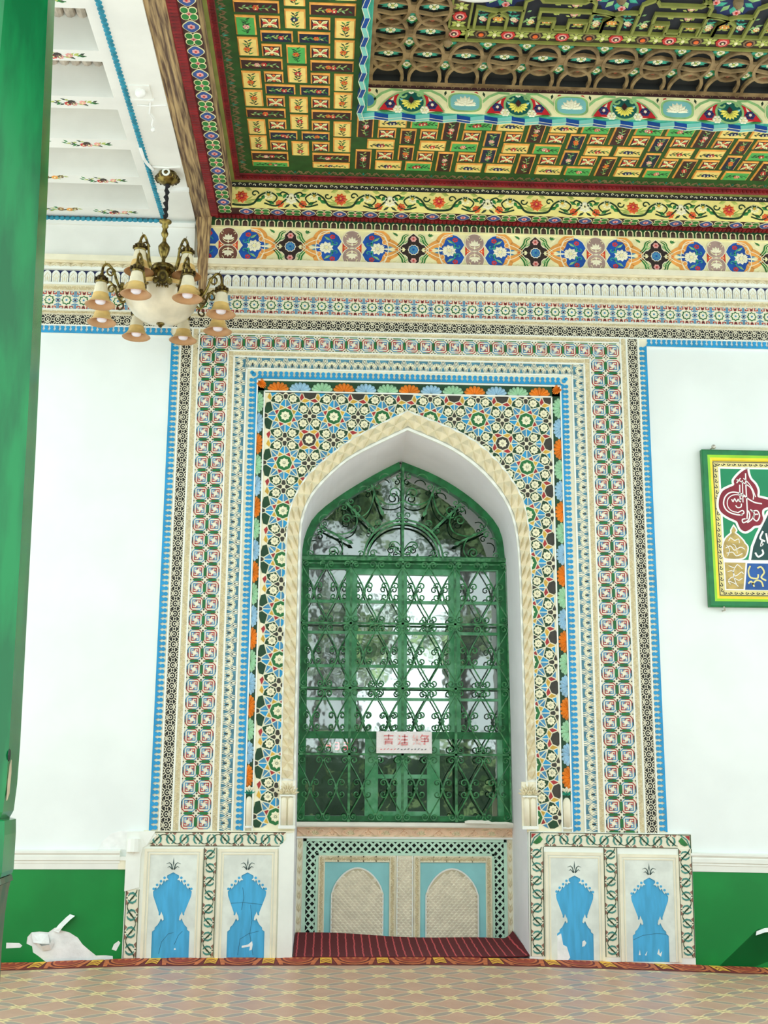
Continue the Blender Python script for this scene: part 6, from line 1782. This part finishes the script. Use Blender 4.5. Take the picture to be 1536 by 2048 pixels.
MI = pm(0) @ Matrix.Translation((PW, 0, 0)) @ Matrix.Diagonal((-1, 1, 1, 1))
for nm, zz_ in (('maroon_emblem', .0006), ('gilt_cartouche', .0006), ('dark_dome', .0007), ('gilt_square', 0), ('blue_square', .0001)):
    place(bpy.data.objects[nm].data, nm, pr, MI @ Matrix.Translation((0, 0, Z1+zz_)))
nail = mat('nail_steel', (190, 184, 170), .35, .1, metal=.7)
for (x, z, lab, up) in ((3.352, 4.225, 'round headed hook holding the top edge of the framed calligraphy', 1), (3.378, 2.792, 'bent nail supporting the bottom edge of the framed calligraphy', 0)):
    g = G()
    if up:
        g.lathe([(.0, .034), (.016, .030), (.021, .018), (.018, .006), (.006, .0), (.006, -.06)], nail, 12)
        o = g.obj('picture_hook', None, WF(x, z, -.06))
    else:
        g.tube([(0, 0, -.04), (0, 0, .04), (-.006, .012, .050), (-.012, .030, .050)], .007, nail, 7); o = g.obj('bent_nail', None, WF(x, z, -.022))
    tag(o, lab, 'hook' if up else 'nail')

# ================================================================== fittings on the white ceiling, lamp in the middle
PWT = mat('fitting_white', (240, 240, 236), .45)
sb = tag(empty('lamp_socket', CF(-1.41, -2.08, 6.25)), 'white square socket board with a small round bulb on the left ceiling', 'socket')
g = G(); g.box(-.075, .075, -.085, .085, 0, .012, CWHITE); g.box(-.085, .085, -.10, -.085, 0, .02, PWT); g.obj('board', sb, CF(-1.41, -2.08, 6.25))
g = G(); g.lathe([(0, .050), (.022, .046), (.036, .030), (.038, .012), (.034, 0)], PWT, 16); g.obj('bulb', sb, CF(-1.405, -2.10, 6.238), True)
g = G(); g.tube([(-1.36, -1.94, 6.245), (-1.37, -1.86, 6.24), (-1.385, -1.80, 6.238), (-1.365, -1.745, 6.225), (-1.38, -1.70, 6.205), (-1.372, -1.68, 6.19)], .007, PWT, 6); g.lathe([(0, -.02), (.014, -.015), (.018, 0), (.010, .016), (0, .02)], PWT, 8, (-1.372, -1.68, 6.18))
g.tube([(-1.46, -1.905, 6.246), (-1.38, -1.895, 6.244), (-1.30, -1.905, 6.246), (-1.24, -1.91, 6.246)], .007, PWT, 6)
tag(g.obj('hanging_wire', None, None, True), 'loose white wire with a small plug dangling from the left ceiling beside the socket', 'wire')
g = G(); g.tube([(-1.530, -1.30, 6.236), (-1.528, -1.14, 6.236), (-1.515, -1.06, 6.236), (-1.482, -.96, 6.236), (-1.475, -.95, 6.236)], .0125, PWT, 8)
tag(g.obj('cable_conduit', None, None, True), 'bent white conduit running along the teal rope to the chandelier', 'conduit')
g = G(); g.box(-.15, .12, -.016, .012, 0, .03, PWT); g.box(-.14, -.03, .012, .05, 0, .028, CWHITE)
tag(g.obj('ceiling_batten', None, CF(-1.345, -.62, 6.25, .12)), 'short white batten fixed to the ceiling behind the chandelier chain', 'batten')
g = G(); g.tube([(-1.48, -.995, 6.244), (-1.36, -.99, 6.240), (-1.25, -1.0, 6.244)], .010, CWHITE, 6); tag(g.obj('plaster_ridge', lc, None, True))
cl2 = tag(empty('ceiling_lamp', Matrix.Translation((.905, -3.31, 6.87))), 'round white ceiling lamp cut off by the top edge', 'lamp')
PKL = mat('lamp_pink_ring', (224, 190, 222), .4)
g = G(); g.lathe([(0, 6.395), (.20, 6.395), (.245, 6.398)], PKL, 40); g.lathe([(.245, 6.398), (.285, 6.40), (.312, 6.408), (.322, 6.425), (.318, 6.445), (.28, 6.47), (.10, 6.49), (0, 6.49)], PWT, 40); g.obj('lamp_shade', cl2, Matrix.Translation((.905, -3.31, 0)), True)
g = G(); g.lathe([(.012, 6.48), (.012, 6.85), (.05, 6.855), (.05, 6.872)], PWT, 12); g.obj('rod', cl2, Matrix.Translation((.905, -3.31, 0)), True)

# ================================================================== trees across the courtyard (seen only in the window panes) and an added hedge
TL = [mat('tree_leaf_a', (84, 116, 66), .6, .3, scale=1.5), mat('tree_leaf_b', (156, 182, 120), .6, .3, scale=1.5), mat('tree_leaf_c', (46, 72, 46), .6, .3, scale=1.5)]
BARK = mat('tree_bark', (70, 60, 50), .9, .3)
def tree(x, y, h, r, seed, n, lab, flat=.8):
    rr = random.Random(seed)
    t = tag(empty('tree', Matrix.Translation((x, y, -.8))), lab, 'tree', 'trees across the courtyard')
    g = G(); g.tube([(0, 0, 0), (.1, .05, h*.3), (-.05, 0, h*.6), (0, .1, h*.9)], .2, BARK, 8, rr=lambda q: .24*(1-.8*q))
    for k in range(7):
        a = rr.uniform(0, 6.28); g.tube([(0, 0, h*rr.uniform(.35, .6)), (r*.6*math.cos(a), r*.6*math.sin(a), h*rr.uniform(.6, .85))], .06, BARK, 5)
    g.obj('trunk', t, Matrix.Translation((x, y, -.8)))
    g = G(); cl_ = [(rr.gauss(0, r*.45), rr.gauss(0, r*.45), h*.72+rr.gauss(0, r*.45*flat)) for _ in range(26)]
    for k in range(n):
        c = rr.choice(cl_); s = r*.22
        p = Vector((c[0]+rr.gauss(0, s), c[1]+rr.gauss(0, s), c[2]+rr.gauss(0, s)))
        a = Vector((rr.gauss(0, 1), rr.gauss(0, 1), rr.gauss(0, 1))).normalized(); b = a.orthogonal().normalized(); L = rr.uniform(.10, .22)*(h/11 if h > 11 else 1)
        g.add([p-a*L, p-b*L*.5, p+a*L, p+b*L*.5], [[0, 1, 2, 3]], rr.choice(TL))
    stuff(g.obj('foliage', t, Matrix.Translation((x, y, -.8))))
for a in ((-6.2, -35, 17, 2.3, 1, 3400), (-.4, -44, 21, 2.6, 2, 4200), (5.6, -36, 17.5, 2.3, 3, 4200), (15.5, -35, 16, 2.6, 4, 2000), (-4.4, -24, 8.2, 1.7, 6, 1100), (1.0, -29.5, 9.2, 2.0, 7, 1200), (3.9, -22.5, 8.0, 1.0, 5, 520), (8.4, -25, 10.5, 1.7, 8, 1700)):
    tree(*a, 'leafy tree beyond the courtyard, seen only as a reflection in the window')
g = G(); rr = random.Random(4)  # hedge added out of view to darken what the lower panes reflect
for k in range(6500):
    p = Vector((rr.uniform(-16, 18), -21+rr.uniform(-.5, .5), -.8+rr.uniform(0, 2.9)+.3*math.sin(k))); a = Vector((rr.gauss(0, 1), rr.gauss(0, 1), rr.gauss(0, 1))).normalized(); b = a.orthogonal().normalized(); L = rr.uniform(.08, .2)
    g.add([p-a*L, p-b*L*.6, p+a*L, p+b*L*.6], [[0, 1, 2, 3]], rr.choice(TL))
g.box(-16, 18, -21.3, -20.8, -.8, 1.6, TL[2])
stuff(tag(g.obj('hedge'), 'unseen hedge added across the courtyard to darken the lower panes by reflection', 'hedge'))
